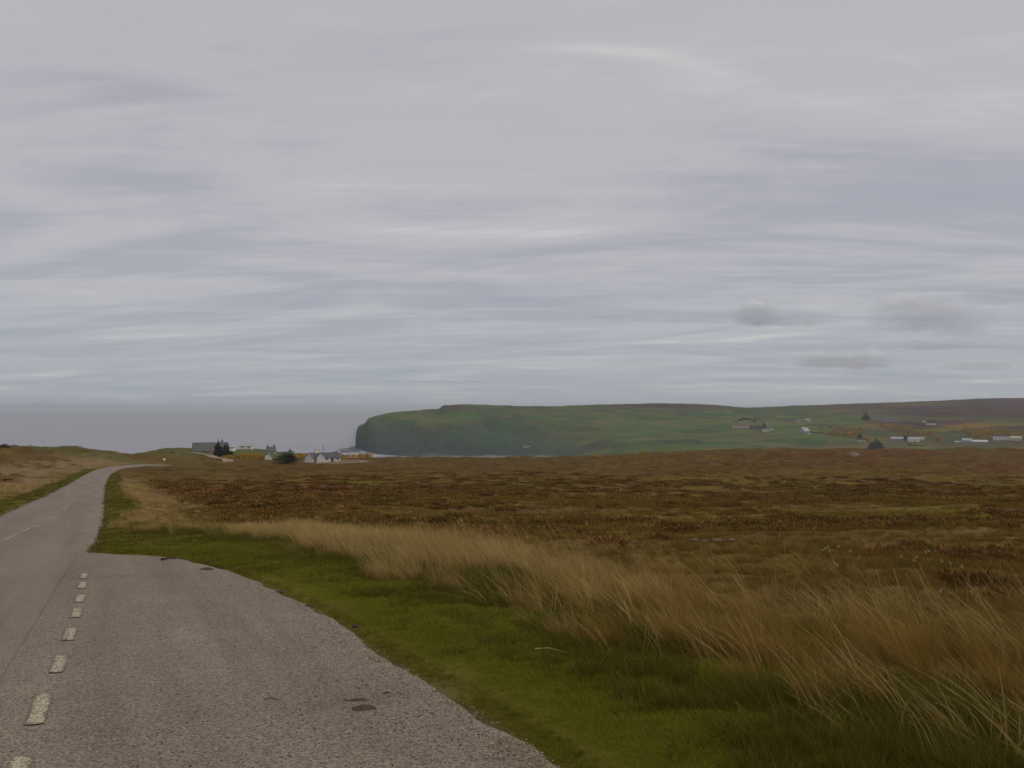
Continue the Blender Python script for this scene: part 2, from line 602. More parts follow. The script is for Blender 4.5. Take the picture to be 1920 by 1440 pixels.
def ground_material(name, fine_scale, fine_amt, bump_d, stretch=(1, 1, 1), second=0.0):
    m, N, L, b = material(name, 0.95, 0.02)
    at = nd(N, 'ShaderNodeAttribute', attribute_name='albedo')
    geo = nd(N, 'ShaderNodeNewGeometry')
    mp = nd(N, 'ShaderNodeMapping')
    mp.inputs['Scale'].default_value = stretch
    L.new(geo.outputs['Position'], mp.inputs['Vector'])
    n = nd(N, 'ShaderNodeTexNoise', i_Scale=fine_scale, i_Detail=8.0, i_Roughness=0.65)
    L.new(mp.outputs[0], n.inputs['Vector'])
    f = wmath('MULTIPLY_ADD', n.outputs['Fac'], fine_amt * 2, 1 - fine_amt, nodes=N, links=L)
    if second:
        n2 = nd(N, 'ShaderNodeTexNoise', i_Scale=second, i_Detail=5.0, i_Roughness=0.6)
        L.new(mp.outputs[0], n2.inputs['Vector'])
        f = wmath('MULTIPLY', f, wmath('MULTIPLY_ADD', n2.outputs['Fac'], 1.0, 0.5, nodes=N, links=L), nodes=N, links=L)
    cmb = nd(N, 'ShaderNodeCombineColor')
    for i in range(3):
        L.new(f, cmb.inputs[i])
    c = wmix(1.0, at.outputs['Color'], cmb.outputs[0], N, L, 'MULTIPLY')
    L.new(c, b.inputs['Base Color'])
    bp = nd(N, 'ShaderNodeBump', i_Strength=0.8, i_Distance=bump_d)
    L.new(n.outputs['Fac'], bp.inputs['Height'])
    L.new(bp.outputs[0], b.inputs['Normal'])
    return m


# ------------------------------------------------------------------ ground sheet
OLIVE, BROWN, RED = (0.128, 0.088, 0.021), (0.112, 0.068, 0.021), (0.124, 0.059, 0.023)
DARK, STRAW, GREEN = (0.058, 0.036, 0.014), (0.25, 0.18, 0.075), (0.092, 0.092, 0.008)


def moor_colour(X, Y):
    R = np.hypot(X, Y)
    n1 = fbm(X * 0.02, Y * 0.028, 101, 4)
    n2 = fbm(X * 0.09, Y * 0.14, 111, 4)
    n3 = fbm(X * 0.6, Y * 0.6, 121, 3)
    px = 960 + FPX * X / np.maximum(Y, 1)
    red = np.clip(sstep(0.42, 0.62, n1 + 0.25 * (n2 - 0.5)), 0, 1)
    # burnt heather slope right behind the straw grass on the left, and redder ground to the right
    burnt = 0.8 * np.exp(-(((X + 27) / 30) ** 2 + ((Y - 92) / 42) ** 2))
    right = sstep(1150, 1700, px) * sstep(30, 90, Y)
    c = lerp(np.broadcast_to(OLIVE, X.shape + (3,)), BROWN, sstep(0.35, 0.62, n2))
    c = lerp(c, RED, np.clip(red * (0.35 + 0.55 * right) + 0.9 * sstep(0.35, 0.7, burnt), 0, 1))
    c = lerp(c, DARK, sstep(0.54, 0.70, fbm(X * 0.16, Y * 0.30, 131, 4)) * 0.38)
    c = lerp(c, STRAW, sstep(0.66, 0.78, fbm(X * 0.10 + 31, Y * 0.42, 141, 4)) * 0.30)
    c = lerp(c, GREEN, sstep(0.58, 0.74, fbm(X * 0.05 + 7, Y * 0.16, 151, 4)) * 0.45)
    # the far moor is redder brown, and darkened to paint in heather self-shadowing
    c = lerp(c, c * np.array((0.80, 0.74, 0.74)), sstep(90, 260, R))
    c = c * (0.72 + 0.56 * n3)[..., None]
    return c


def build_ground():
    azf = np.arange(-39, 39.01, 0.125)
    az = np.radians(np.concatenate([np.arange(-180, -39, 4.0), azf, np.arange(40, 180.1, 4.0)]))
    r = [0.25, 0.6, 1.0, 1.5, 2.0, 2.5]
    while r[-1] < 900:
        r.append(r[-1] * (1.0145 if r[-1] > 4 else 1.03))
    r = np.array(r)
    Rg, Ag = np.meshgrid(r, az, indexing='ij')
    X, Y = Rg * np.sin(Ag), Rg * np.cos(Ag)
    z, dp, ds, dr, right = ground_z(X, Y, True)
    z[-1] -= 8
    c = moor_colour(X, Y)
    n = fbm(X * 0.9, Y * 0.9, 201, 3)
    n2 = fbm(X * 0.16, Y * 0.16, 205, 3)
    # straw band
    bandw = np.interp(Y, [5, 12, 25, 60], [3.5, 3.5, 3.5, 3.0]) * (0.7 + 0.7 * n2)
    straw = right * sstep(-0.3, 0.5, ds + (n - 0.5)) * (1 - sstep(0.6, 1.2, ds / bandw))
    straw_c = lerp(np.broadcast_to((0.17, 0.115, 0.048), X.shape + (3,)), (0.10, 0.066, 0.024), sstep(0.4, 0.7, n))
    c = c * (1 - straw[..., None]) + straw_c * straw[..., None]
    # left roadside: straw and pinkish dead grass behind a green lip
    lft = (~right.astype(bool)) * sstep(0.6, 2.0, dp + (n - 0.5) * 1.5) * (1 - sstep(12, 40, dp)) * sstep(0.3, 0.55, fbm(X * 0.12, Y * 0.08, 211, 3) + 0.12)
    c = c * (1 - lft[..., None]) + np.array((0.17, 0.112, 0.055)) * (0.7 + 0.6 * n[..., None]) * lft[..., None]
    # verge
    g = np.where(right, 1 - sstep(-0.5, 0.4, ds + (n - 0.5) * 0.8), 1 - sstep(0.9, 2.0, dp + (n - 0.5)))
    vc = lerp(np.broadcast_to(GREEN, X.shape + (3,)), (0.115, 0.090, 0.018), sstep(0.45, 0.75, n) * 0.7)
    vc = lerp(vc, (0.12, 0.082, 0.030), (1 - sstep(0.0, 0.55, dp)) * 0.7)
    c = c * (1 - g[..., None]) + vc * g[..., None]
    # worn soil under the tarmac
    p = sstep(0.05, -0.05, dp)
    c = c * (1 - p[..., None]) + np.array((0.12, 0.09, 0.06)) * p[..., None]
    # green crofts round the cottages
    fld = sstep(430, 470, Y) * sstep(0.36, 0.5, fbm(X * 0.02, Y * 0.015, 221, 3))
    pxx = 960 + FPX * X / np.maximum(Y, 1)
    fld = fld * (pxx < 680)
    hill = sstep(275, 300, Y) * (pxx < 420) * (pxx > -600) * sstep(0.40, 0.52, fbm(X * 0.03, Y * 0.05, 223, 3)) * 0.85
    fld = np.maximum(fld, hill)
    c = c * (1 - fld[..., None]) + np.array((0.082, 0.088, 0.026)) * fld[..., None]
    nr, nc = X.shape
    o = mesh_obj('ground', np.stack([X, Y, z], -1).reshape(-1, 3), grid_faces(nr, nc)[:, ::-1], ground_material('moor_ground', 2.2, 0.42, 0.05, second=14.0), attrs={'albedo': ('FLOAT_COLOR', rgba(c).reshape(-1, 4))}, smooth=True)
    tag(o, 'brown heather moor and rough grass running down to the coast', kind='structure')
    return o


def build_headland():
    px = np.concatenate([np.arange(652, 880, 1.25), np.arange(880, 2300, 2.8)])
    Y = [790.0]
    while Y[-1] < 3400:
        Y.append(Y[-1] * 1.0052)
    Y = np.array(Y)
    YY, PP = np.meshgrid(Y, px, indexing='ij')
    X = (PP - 960) / FPX * YY
    z = far_z(X, YY)
    z = np.where(YY < 800, z - 0.5, z)
    n1 = fbm(X * 0.008, YY * 0.006, 301, 4)
    n2 = fbm(X * 0.03, YY * 0.02, 311, 4)
    nf = fbm(X * 0.006 + 5, YY * 0.010, 321, 3)
    green, mgreen, tan = np.array((0.060, 0.100, 0.026)), np.array((0.042, 0.072, 0.028)), np.array((0.110, 0.096, 0.038))
    c = lerp(np.broadcast_to(green, X.shape + (3,)), mgreen, sstep(0.4, 0.62, n1))
    c = lerp(c, tan, sstep(0.48, 0.66, n2) * 0.7)
    c = lerp(c, np.array((0.034, 0.042, 0.022)), sstep(0.56, 0.66, fbm(X * 0.02 + 8, YY * 0.014, 345, 4)) * 0.6)
    c = lerp(c, tan * 1.25, sstep(0.55, 0.68, fbm(X * 0.009 + 2, YY * 0.03, 347, 4)) * sstep(1000, 1150, PP) * 0.6)
    # steep seaward face: dark rock and thin turf, foot shadow painted into the colour
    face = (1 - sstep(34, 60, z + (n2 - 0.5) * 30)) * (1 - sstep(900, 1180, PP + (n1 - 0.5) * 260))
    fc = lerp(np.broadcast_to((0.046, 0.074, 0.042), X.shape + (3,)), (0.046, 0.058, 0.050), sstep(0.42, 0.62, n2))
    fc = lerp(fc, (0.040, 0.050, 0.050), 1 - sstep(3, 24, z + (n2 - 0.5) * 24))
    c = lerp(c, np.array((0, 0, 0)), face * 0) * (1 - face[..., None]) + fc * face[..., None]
    # heather caps: purple brown on the crests and the whole right-hand hill
    cap = sstep(73, 80, z + (n1 - 0.5) * 10) * sstep(0.38, 0.52, nf) * 0.85
    hill = sstep(1560, 1760, PP - (z - 60) * 3 + (n1 - 0.5) * 260) * sstep(26, 40, z + (n1 - 0.5) * 26)
    pur = np.clip(cap + hill, 0, 1)
    pc = lerp(np.broadcast_to((0.070, 0.042, 0.036), X.shape + (3,)), (0.044, 0.028, 0.030), sstep(0.4, 0.65, n2))
    c = c * (1 - pur[..., None]) + pc * pur[..., None]
    # rough brown croft land round the right-hand village
    cro = sstep(1500, 1680, PP + (n1 - 0.5) * 240) * sstep(0.36, 0.52, n2) * 0.8 * (1 - hill)
    c = c * (1 - cro[..., None]) + lerp(np.broadcast_to((0.125, 0.090, 0.034), X.shape + (3,)), (0.085, 0.058, 0.030), sstep(0.4, 0.62, nf)) * cro[..., None]
    # yellow-green gorse and whin slopes among the crofts
    gor = sstep(0.56, 0.64, fbm(X * 0.015 + 3, YY * 0.02, 331, 4)) * sstep(1540, 1640, PP) * sstep(14, 30, z) * (1 - sstep(50, 62, z))
    c = c * (1 - gor[..., None] * 0.75) + np.array((0.20, 0.115, 0.012)) * gor[..., None] * 0.75
    # bright pasture strips
    past = sstep(0.5, 0.56, fbm(X * 0.010 + 9, YY * 0.012, 341, 2)) * (z > 8) * (z < 60) * sstep(1080, 1200, PP)
    c = c * (1 - past[..., None] * 0.55) + np.array((0.066, 0.095, 0.024)) * past[..., None] * 0.55
    sand = (1 - sstep(0.8, 2.2, z + (n2 - 0.5) * 3)) * sstep(770, 850, PP) * (1 - sstep(1150, 1240, PP)) * 0.5
    c = c * (1 - sand[..., None]) + np.array((0.30, 0.27, 0.21)) * sand[..., None]
    nr, nc = X.shape
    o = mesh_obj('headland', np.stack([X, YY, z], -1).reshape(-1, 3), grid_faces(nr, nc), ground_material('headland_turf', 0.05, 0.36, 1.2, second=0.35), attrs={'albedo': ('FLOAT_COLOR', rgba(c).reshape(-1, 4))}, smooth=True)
    tag(o, 'green headland with dark sea cliffs across the bay', kind='structure')
    return o


ground = build_ground()
headland = build_headland()


def hit(px, py, y0=4.0, y1=3300.0):
    """where the line of sight of a photograph pixel first meets the land"""
    b = (720 - py) / FPX
    d = np.array([(px - 960) / FPX, math.cos(PITCH) - b * math.sin(PITCH), math.sin(PITCH) + b * math.cos(PITCH)])
    d /= d[1]
    Y = np.exp(np.linspace(math.log(y0), math.log(y1), 5000))
    X = d[0] * Y
    zr = CAM_Z + d[2] * Y
    zt = np.where(Y < 795, ground_z(X, Y), far_z(X, Y))
    k = np.argmax(zr <= zt)
    return np.array([X[k], Y[k], zt[k]])


def zat(x, y):
    return float((ground_z if y < 795 else far_z)(np.array([x]), np.array([y]))[0])


# ------------------------------------------------------------------ sea
def build_sea():
    r = np.concatenate([[60.0], np.geomspace(120, 24000, 60)])
    a = np.radians(np.arange(0, 361, 4.0))
    Rg, Ag = np.meshgrid(r, a, indexing='ij')
    v = np.stack([Rg * np.sin(Ag), Rg * np.cos(Ag), np.zeros_like(Rg)], -1).reshape(-1, 3)
    m, N, L, b = material('sea_water', 0.22, 0.5)
    geo = nd(N, 'ShaderNodeNewGeometry')
    mp = nd(N, 'ShaderNodeMapping')
    mp.inputs['Scale'].default_value = (0.0012, 0.004, 1)
    L.new(geo.outputs['Position'], mp.inputs['Vector'])
    n = nd(N, 'ShaderNodeTexNoise', i_Scale=1.0, i_Detail=6.0, i_Roughness=0.6)
    L.new(mp.outputs[0], n.inputs['Vector'])
    L.new(wramp(n.outputs['Fac'], [(0.3, (0.165, 0.162, 0.200)), (0.7, (0.205, 0.200, 0.235))], N, L), b.inputs['Base Color'])
    L.new(wmath('MULTIPLY_ADD', n.outputs['Fac'], 0.3, 0.18, nodes=N, links=L), b.inputs['Roughness'])
    n2 = nd(N, 'ShaderNodeTexNoise', i_Scale=0.12, i_Detail=4.0, i_Roughness=0.6)
    L.new(geo.outputs['Position'], n2.inputs['Vector'])
    bp = nd(N, 'ShaderNodeBump', i_Strength=0.35, i_Distance=1.5)
    L.new(n2.outputs['Fac'], bp.inputs['Height'])
    L.new(bp.outputs[0], b.inputs['Normal'])
    o = mesh_obj('sea', v, grid_faces(len(r), len(a))[:, ::-1], m, smooth=True)
    return tag(o, 'calm grey sea out to the horizon', kind='structure')


build_sea()


def build_haze():
    hx, z0, z1 = 26000.0, -30.0, 128.0
    v = [(sx * hx, sy * hx, z) for z in (z0, z1) for sy in (-1, 1) for sx in (-1, 1)]
    f = [(0, 2, 3, 1), (4, 5, 7, 6), (0, 1, 5, 4), (2, 6, 7, 3), (0, 4, 6, 2), (1, 3, 7, 5)]
    m = bpy.data.materials.new('sea_haze')
    m.use_nodes = True
    N, L = m.node_tree.nodes, m.node_tree.links
    N.remove(N['Principled BSDF'])
    pv = nd(N, 'ShaderNodeVolumePrincipled')
    pv.inputs['Color'].default_value = (0.90, 0.95, 1.0, 1)
    pv.inputs['Density'].default_value = HAZE_DENSITY
    pv.inputs['Anisotropy'].default_value = 0.3
    L.new(pv.outputs[0], N['Material Output'].inputs['Volume'])
    tag(mesh_obj('haze', v, f, m), 'thin sea haze over the bay', kind='stuff')


if HAZE_DENSITY > 0:
    build_haze()


# ------------------------------------------------------------------ road, lay-by, paint
def surface_z(X, Y):
    """the paved surface"""
    return base_z(X, Y) + 0.0003 * np.hypot(X, Y)


def chip_material(name, c0, c1, c2, scale, contrast):
    m, N, L, b = material(name, 0.9, 0.25)
    geo = nd(N, 'ShaderNodeNewGeometry')
    vo = nd(N, 'ShaderNodeTexVoronoi', i_Scale=scale)
    L.new(geo.outputs['Position'], vo.inputs['Vector'])
    sepc = nd(N, 'ShaderNodeSeparateColor')
    L.new(vo.outputs['Color'], sepc.inputs[0])
    big = nd(N, 'ShaderNodeTexNoise', i_Scale=0.5, i_Detail=8.0, i_Roughness=0.68, i_Distortion=0.5)
    L.new(geo.outputs['Position'], big.inputs['Vector'])
    base = wramp(big.outputs['Fac'], [(0.32, c0), (0.5, c1), (0.7, c2)], N, L)
    # long streaks of wear along the wheel tracks
    rot = nd(N, 'ShaderNodeMapping')
    rot.inputs['Rotation'].default_value = (0, 0, -math.radians(23.7))
    rot.inputs['Scale'].default_value = (1.0, 1.0, 1.0)
    L.new(geo.outputs['Position'], rot.inputs['Vector'])
    st = nd(N, 'ShaderNodeMapping')
    st.inputs['Scale'].default_value = (1.3, 0.07, 0.0)
    L.new(rot.outputs[0], st.inputs['Vector'])
    wear = nd(N, 'ShaderNodeTexNoise', i_Scale=1.0, i_Detail=4.0, i_Roughness=0.55)
    L.new(st.outputs[0], wear.inputs['Vector'])
    base = wmix(1.0, base, wramp(wear.outputs['Fac'], [(0.34, (0.88, 0.87, 0.86)), (0.66, (1.09, 1.09, 1.10))], N, L), N, L, 'MULTIPLY')
    f = wmath('MULTIPLY_ADD', sepc.outputs[0], contrast, 1 - contrast * 0.5, nodes=N, links=L)
    # odd pale and dark stones
    f = wmath('ADD', f, wmath('MULTIPLY', wmath('GREATER_THAN', sepc.outputs[1], 0.9, nodes=N, links=L), 0.55 * contrast, nodes=N, links=L), nodes=N, links=L)
    f = wmath('SUBTRACT', f, wmath('MULTIPLY', wmath('LESS_THAN', sepc.outputs[2], 0.12, nodes=N, links=L), 0.6 * contrast, nodes=N, links=L), nodes=N, links=L)
    cmb = nd(N, 'ShaderNodeCombineColor')
    for i in range(3):
        L.new(f, cmb.inputs[i])
    L.new(wmix(1.0, base, cmb.outputs[0], N, L, 'MULTIPLY'), b.inputs['Base Color'])
    bp = nd(N, 'ShaderNodeBump', i_Strength=0.7, i_Distance=0.006, invert=True)
    L.new(vo.outputs['Distance'], bp.inputs['Height'])
    L.new(bp.outputs[0], b.inputs['Normal'])
    return m


ROAD_MAT = chip_material('worn_road_chippings', (0.170, 0.133, 0.108), (0.188, 0.147, 0.119), (0.206, 0.162, 0.131), 110.0, 0.75)
LAYBY_MAT = chip_material('layby_chippings', (0.162, 0.126, 0.097), (0.182, 0.142, 0.110), (0.205, 0.161, 0.126), 72.0, 0.85)


def ribbon(name, L, w_left, w_right, lift, mat, wob=0.0, cross=7):
    d = np.gradient(L, axis=0)
    d /= np.linalg.norm(d, axis=1)[:, None]
    nrm = np.stack([d[:, 1], -d[:, 0]], 1)           # right-hand normal
    s = np.linspace(0, 1, cross)
    wl = w_left(L[:, 1]) if callable(w_left) else np.full(len(L), w_left)
    wr = w_right(L[:, 1]) if callable(w_right) else np.full(len(L), w_right)
    arc = np.cumsum(np.concatenate([[0], np.linalg.norm(np.diff(L, axis=0), axis=1)]))
    wl = wl + wob * (fbm(arc * 0.6, arc * 0 + 3, 401, 4) - 0.5) * 2
    wr = wr + wob * (fbm(arc * 0.6, arc * 0 + 8, 405, 4) - 0.5) * 2
    off = -wl[:, None] + (wl + wr)[:, None] * s[None, :]
    X = L[:, 0:1] + nrm[:, 0:1] * off
    Y = L[:, 1:2] + nrm[:, 1:2] * off
    camber = -0.03 * ((off / np.maximum(wl, wr)[:, None]) ** 2) * 1.0
    Z = surface_z(X, Y) + lift + camber
    # edges turn down into the ground
    Z[:, 0] -= 0.10
    Z[:, -1] -= 0.10
    return mesh_obj(name, np.stack([X, Y, Z], -1).reshape(-1, 3), grid_faces(len(L), cross)[:, ::-1], mat, smooth=True)


road = ribbon('road', ROAD, half_width, half_width, 0.012, ROAD_MAT, wob=0.10, cross=13)
tag(road, 'narrow pale grey road running down towards the sea', kind='structure')


def poly_sheet(name, edge_a, edge_b, lift, mat, n=30, ragged=None):
    """sheet between two matched polylines, draped on the paved surface"""
    t = np.linspace(0, 1, n)
    X = edge_a[:, 0:1] * (1 - t) + edge_b[:, 0:1] * t
    Y = edge_a[:, 1:2] * (1 - t) + edge_b[:, 1:2] * t
    Z = surface_z(X, Y) + lift
    if ragged is not None:
        Z[:, -1] -= 0.08
    return mesh_obj(name, np.stack([X, Y, Z], -1).reshape(-1, 3), grid_faces(*X.shape)[:, ::-1], mat, smooth=True)


def resample(L, n):
    s = np.concatenate([[0], np.cumsum(np.linalg.norm(np.diff(L, axis=0), axis=1))])
    q = np.linspace(0, s[-1], n)
    return np.stack([np.interp(q, s, L[:, 0]), np.interp(q, s, L[:, 1])], 1)


# carriageway right edge from behind the camera to the corner
RE0, RE1 = np.array((1.6, -5.6)), np.array((-10.62, 22.45))
inner = np.stack([np.linspace(RE0[0], RE1[0], 320), np.linspace(RE0[1], RE1[1], 320)], 1)
inner += np.array((-0.916, -0.40)) * 0.28
outer = resample(LAYBY_EDGE, 320)
jit = (fbm(np.arange(320) * 0.13, np.zeros(320), 411, 3) - 0.5) * 0.20
dl = np.gradient(outer, axis=0)
dl /= np.linalg.norm(dl, axis=1)[:, None]
outer = outer + np.stack([dl[:, 1], -dl[:, 0]], 1) * jit[:, None]
layby = poly_sheet('layby', inner, outer, 0.006, LAYBY_MAT, 40, ragged=True)
tag(layby, 'rough gravelly lay-by beside the road', kind='structure')

def worn_paint():
    m, N, L, b = material('worn_road_paint', 0.9, 0.1)
    geo = nd(N, 'ShaderNodeNewGeometry')
    at = nd(N, 'ShaderNodeAttribute', attribute_name='edge')
    vo = nd(N, 'ShaderNodeTexVoronoi', i_Scale=70.0)
    L.new(geo.outputs['Position'], vo.inputs['Vector'])
    sp = nd(N, 'ShaderNodeSeparateColor')
    L.new(vo.outputs['Color'], sp.inputs[0])
    no = nd(N, 'ShaderNodeTexNoise', i_Scale=9.0, i_Detail=4.0, i_Roughness=0.6)
    L.new(geo.outputs['Position'], no.inputs['Vector'])
    e3 = wmath('POWER', at.outputs['Fac'], 3.0, nodes=N, links=L)
    thr = wmath('ADD', wmath('MULTIPLY', e3, 0.75, nodes=N, links=L), wmath('MULTIPLY_ADD', no.outputs['Fac'], 1.5, -0.42, nodes=N, links=L), nodes=N, links=L)
    gone = wmath('LESS_THAN', sp.outputs[0], thr, nodes=N, links=L)
    paint = wramp(sp.outputs[1], [(0.0, (0.34, 0.29, 0.205)), (1.0, (0.47, 0.415, 0.31))], N, L, 'LINEAR')
    chip = wramp(sp.outputs[2], [(0.0, (0.105, 0.080, 0.061)), (1.0, (0.225, 0.176, 0.136))], N, L, 'LINEAR')
    L.new(wmix(gone, paint, chip, N, L), b.inputs['Base Color'])
    return m


PAINT = worn_paint()


def dash(centre, direction, length, width, lift, name):
    d = np.array(direction, float)
    d /= np.linalg.norm(d)
    n = np.array((d[1], -d[0]))
    k = 14
    L = np.linspace(-length / 2, length / 2, k)
    w = width / 2 * (1 + 0.12 * (rng.random((k, 2)) - 0.5))
    P, E = [], []
    for i in range(k):
        e = (rng.random() - 0.5) * 0.03 if i in (0, k - 1) else 0
        for sd_ in (-1, 0, 1):
            q = np.array(centre) + d * (L[i] + e * (1 if sd_ else -1)) + n * sd_ * w[i, 0 if sd_ < 0 else 1]
            P.append(q)
            E.append(1.0 if sd_ or i in (0, k - 1) else 0.0)
    P = np.array(P)
    z = surface_z(P[:, 0], P[:, 1]) + lift
    o = mesh_obj(name, np.concatenate([P, z[:, None]], 1), grid_faces(k, 3)[:, ::-1], PAINT, parent=road, attrs={'edge': ('FLOAT', E)})
    return o


def ray_plane(px, py):
    b = (720 - py) / FPX
    t = (math.sin(PITCH) + b * math.cos(PITCH)) / (math.cos(PITCH) - b * math.sin(PITCH))
    Y = 1.9 / (-(t + 0.0777))
    return np.array([(px - 960) / FPX * Y / (math.cos(PITCH) - b * math.sin(PITCH)), Y])


EDGE_DASH = [((35, 1470), (12, 1432)), ((65, 1362), (83, 1304)), ((105, 1264), (116, 1231)), ((126, 1203), (135, 1180)), ((141, 1160), (146, 1143)), ((149, 1131), (152, 1117)), ((153.5, 1105), (155.5, 1093)), ((156.5, 1086), (158, 1077))]
road_dir = np.array((-0.403, 0.915))
for k, (a, b) in enumerate(EDGE_DASH[1:]):
    A, B = ray_plane(*a), ray_plane(*b)
    dash((A + B) / 2, road_dir, np.linalg.norm(B - A), 0.135, 0.016, 'edge_dash')
first = (ray_plane(65, 1362) + ray_plane(83, 1304)) / 2
dash(first - road_dir * 1.75, road_dir, 0.75, 0.135, 0.016, 'edge_dash')
for a, b in (((5, 1016), (31, 1004)), ((41, 999), (62, 989)), ((64, 988), (77, 983)), ((93, 972), (103, 968)), ((120, 957), (128, 953))):
    A, B = ray_plane(*a), ray_plane(*b)
    dash((A + B) / 2, B - A, np.linalg.norm(B - A), 0.10, 0.022, 'centre_dash')

TRACK = polyline_eval([tuple(hit(a, b)[:2]) for a, b in ((438, 866), (425, 863), (408, 859), (392, 855.5), (378, 852), (366, 850.5))], 1.5)
track = ribbon('track', TRACK, 2.6, 2.6, 0.25, noisy('gravel_track', (0.26, 0.215, 0.14), (0.20, 0.16, 0.10), 0.5, 0.95), wob=0.5, cross=5)
tag(track, 'pale gravel track climbing to the grey house', kind='structure')


# ------------------------------------------------------------------ grasses, heather and loose stones (ground cover)
SRC = bpy.data.collections.new('tuft_sources')           # never linked to the scene: only feeds the scatter


def leaf_material(name, base, tip, tip2, rough=0.75, trans=0.25, var=0.35):
    m, N, L, b = material(name, rough, 0.03)
    at = nd(N, 'ShaderNodeAttribute', attribute_name='tint')
    sp = nd(N, 'ShaderNodeSeparateColor')
    L.new(at.outputs['Color'], sp.inputs[0])
    oi = nd(N, 'ShaderNodeObjectInfo')
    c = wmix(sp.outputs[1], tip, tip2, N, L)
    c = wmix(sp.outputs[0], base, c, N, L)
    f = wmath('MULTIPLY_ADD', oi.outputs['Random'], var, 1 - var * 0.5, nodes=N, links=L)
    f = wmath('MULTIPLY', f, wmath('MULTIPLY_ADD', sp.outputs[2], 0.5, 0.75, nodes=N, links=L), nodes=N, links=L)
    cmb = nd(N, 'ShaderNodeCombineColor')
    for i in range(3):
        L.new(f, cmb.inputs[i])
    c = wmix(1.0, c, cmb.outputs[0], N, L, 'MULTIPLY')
    L.new(c, b.inputs['Base Color'])
    tr = nd(N, 'ShaderNodeBsdfTranslucent')
    L.new(c, tr.inputs['Color'])
    mx = nd(N, 'ShaderNodeMixShader')
    mx.inputs[0].default_value = trans
    L.new(b.outputs[0], mx.inputs[1])
    L.new(tr.outputs[0], mx.inputs[2])
    L.new(mx.outputs[0], N['Material Output'].inputs['Surface'])
    return m


def make_tuft(name, mat, n, h, spread, width, lean, curl, seed, segs=3, wind=(0, 0), head=0.0, flat=0.0):
    r = np.random.default_rng(seed)
    V, F, T = [], [], []
    for k in range(n):
        ph = r.random() * 2 * math.pi
        rr = spread * math.sqrt(r.random())
        p0 = np.array((math.cos(ph) * rr, math.sin(ph) * rr, -0.02))
        hh = h * (0.45 + 0.65 * r.random())
        dirh = np.array((math.cos(ph), math.sin(ph))) * lean * (0.3 + r.random()) + np.array(wind) * (0.5 + r.random()) + r.normal(0, 0.12, 2)
        w = width * (0.6 + 0.8 * r.random())
        fa = r.random() * math.pi
        side = np.array((math.cos(fa), math.sin(fa), 0)) * w * 0.5
        tint = r.random()
        dk = r.random()
        i0 = len(V)
        for s in range(segs + 1):
            t = s / segs
            bend = t + curl * t * t
            p = p0 + np.array((dirh[0] * hh * bend * 0.6, dirh[1] * hh * bend * 0.6, hh * (t - (0.25 * curl * np.linalg.norm(dirh) + flat) * t * t)))
            ww = 1 - 0.75 * t
            if head and t > 0.7:
                ww = head
            if s == segs:
                V.append(p)
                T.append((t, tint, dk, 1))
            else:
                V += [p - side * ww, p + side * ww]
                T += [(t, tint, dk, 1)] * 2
        for s in range(segs - 1):
            a = i0 + 2 * s
            F.append((a, a + 1, a + 3, a + 2))
        a = i0 + 2 * (segs - 1)
        F.append((a, a + 1, a + 2))
    o = mesh_obj(name, V, F, mat, attrs={'tint': ('FLOAT_COLOR', T)}, link=False)
    return o


def make_shrub(name, mat, n, rad, h, leaf, seed, up=0.5):
    """a low springy clump of short sprigs (heather)"""
    r = np.random.default_rng(seed)
    V, F, T = [], [], []
    for k in range(n):
        ph = r.random() * 2 * math.pi
        q = math.sqrt(r.random())
        rr = rad * q
        top = h * (1 - 0.75 * q ** 2.2) * (0.75 + 0.4 * r.random())
        base = np.array((math.cos(ph) * rr, math.sin(ph) * rr, top * (0.15 + 0.5 * r.random())))
        d = np.array((math.cos(ph) * q * 0.8, math.sin(ph) * q * 0.8, up + 0.4)) + r.normal(0, 0.3, 3)
        d /= np.linalg.norm(d)
        L_ = leaf * (0.6 + 0.8 * r.random())
        sd_ = np.cross(d, r.normal(0, 1, 3))
        sd_ /= np.linalg.norm(sd_) + 1e-6
        sd_ *= L_ * 0.28
        i0 = len(V)
        tint, dk = r.random(), r.random()
        V += [base - sd_ * 0.6, base + sd_ * 0.6, base + d * L_ * 0.6 + sd_, base + d * L_, base + d * L_ * 0.6 - sd_]
        T += [(0, tint, dk, 1)] * 2 + [(0.8, tint, dk, 1), (1, tint, dk, 1), (0.8, tint, dk, 1)]
        F.append((i0, i0 + 1, i0 + 2, i0 + 3, i0 + 4))
    return mesh_obj(name, V, F, mat, attrs={'tint': ('FLOAT_COLOR', T)}, link=False)


def make_pebble(name, mat, seed):
    r = np.random.default_rng(seed)
    bm = bmesh.new()
    bmesh.ops.create_icosphere(bm, subdivisions=1, radius=0.5)
    for v in bm.verts:
        v.co = Vector((v.co.x * 1.2, v.co.y * 0.9, v.co.z * 0.6)) * (0.75 + 0.5 * r.random())
    me = bpy.data.meshes.new(name)
    bm.to_mesh(me)
    bm.free()
    me.materials.append(mat)
    return bpy.data.objects.new(name, me)


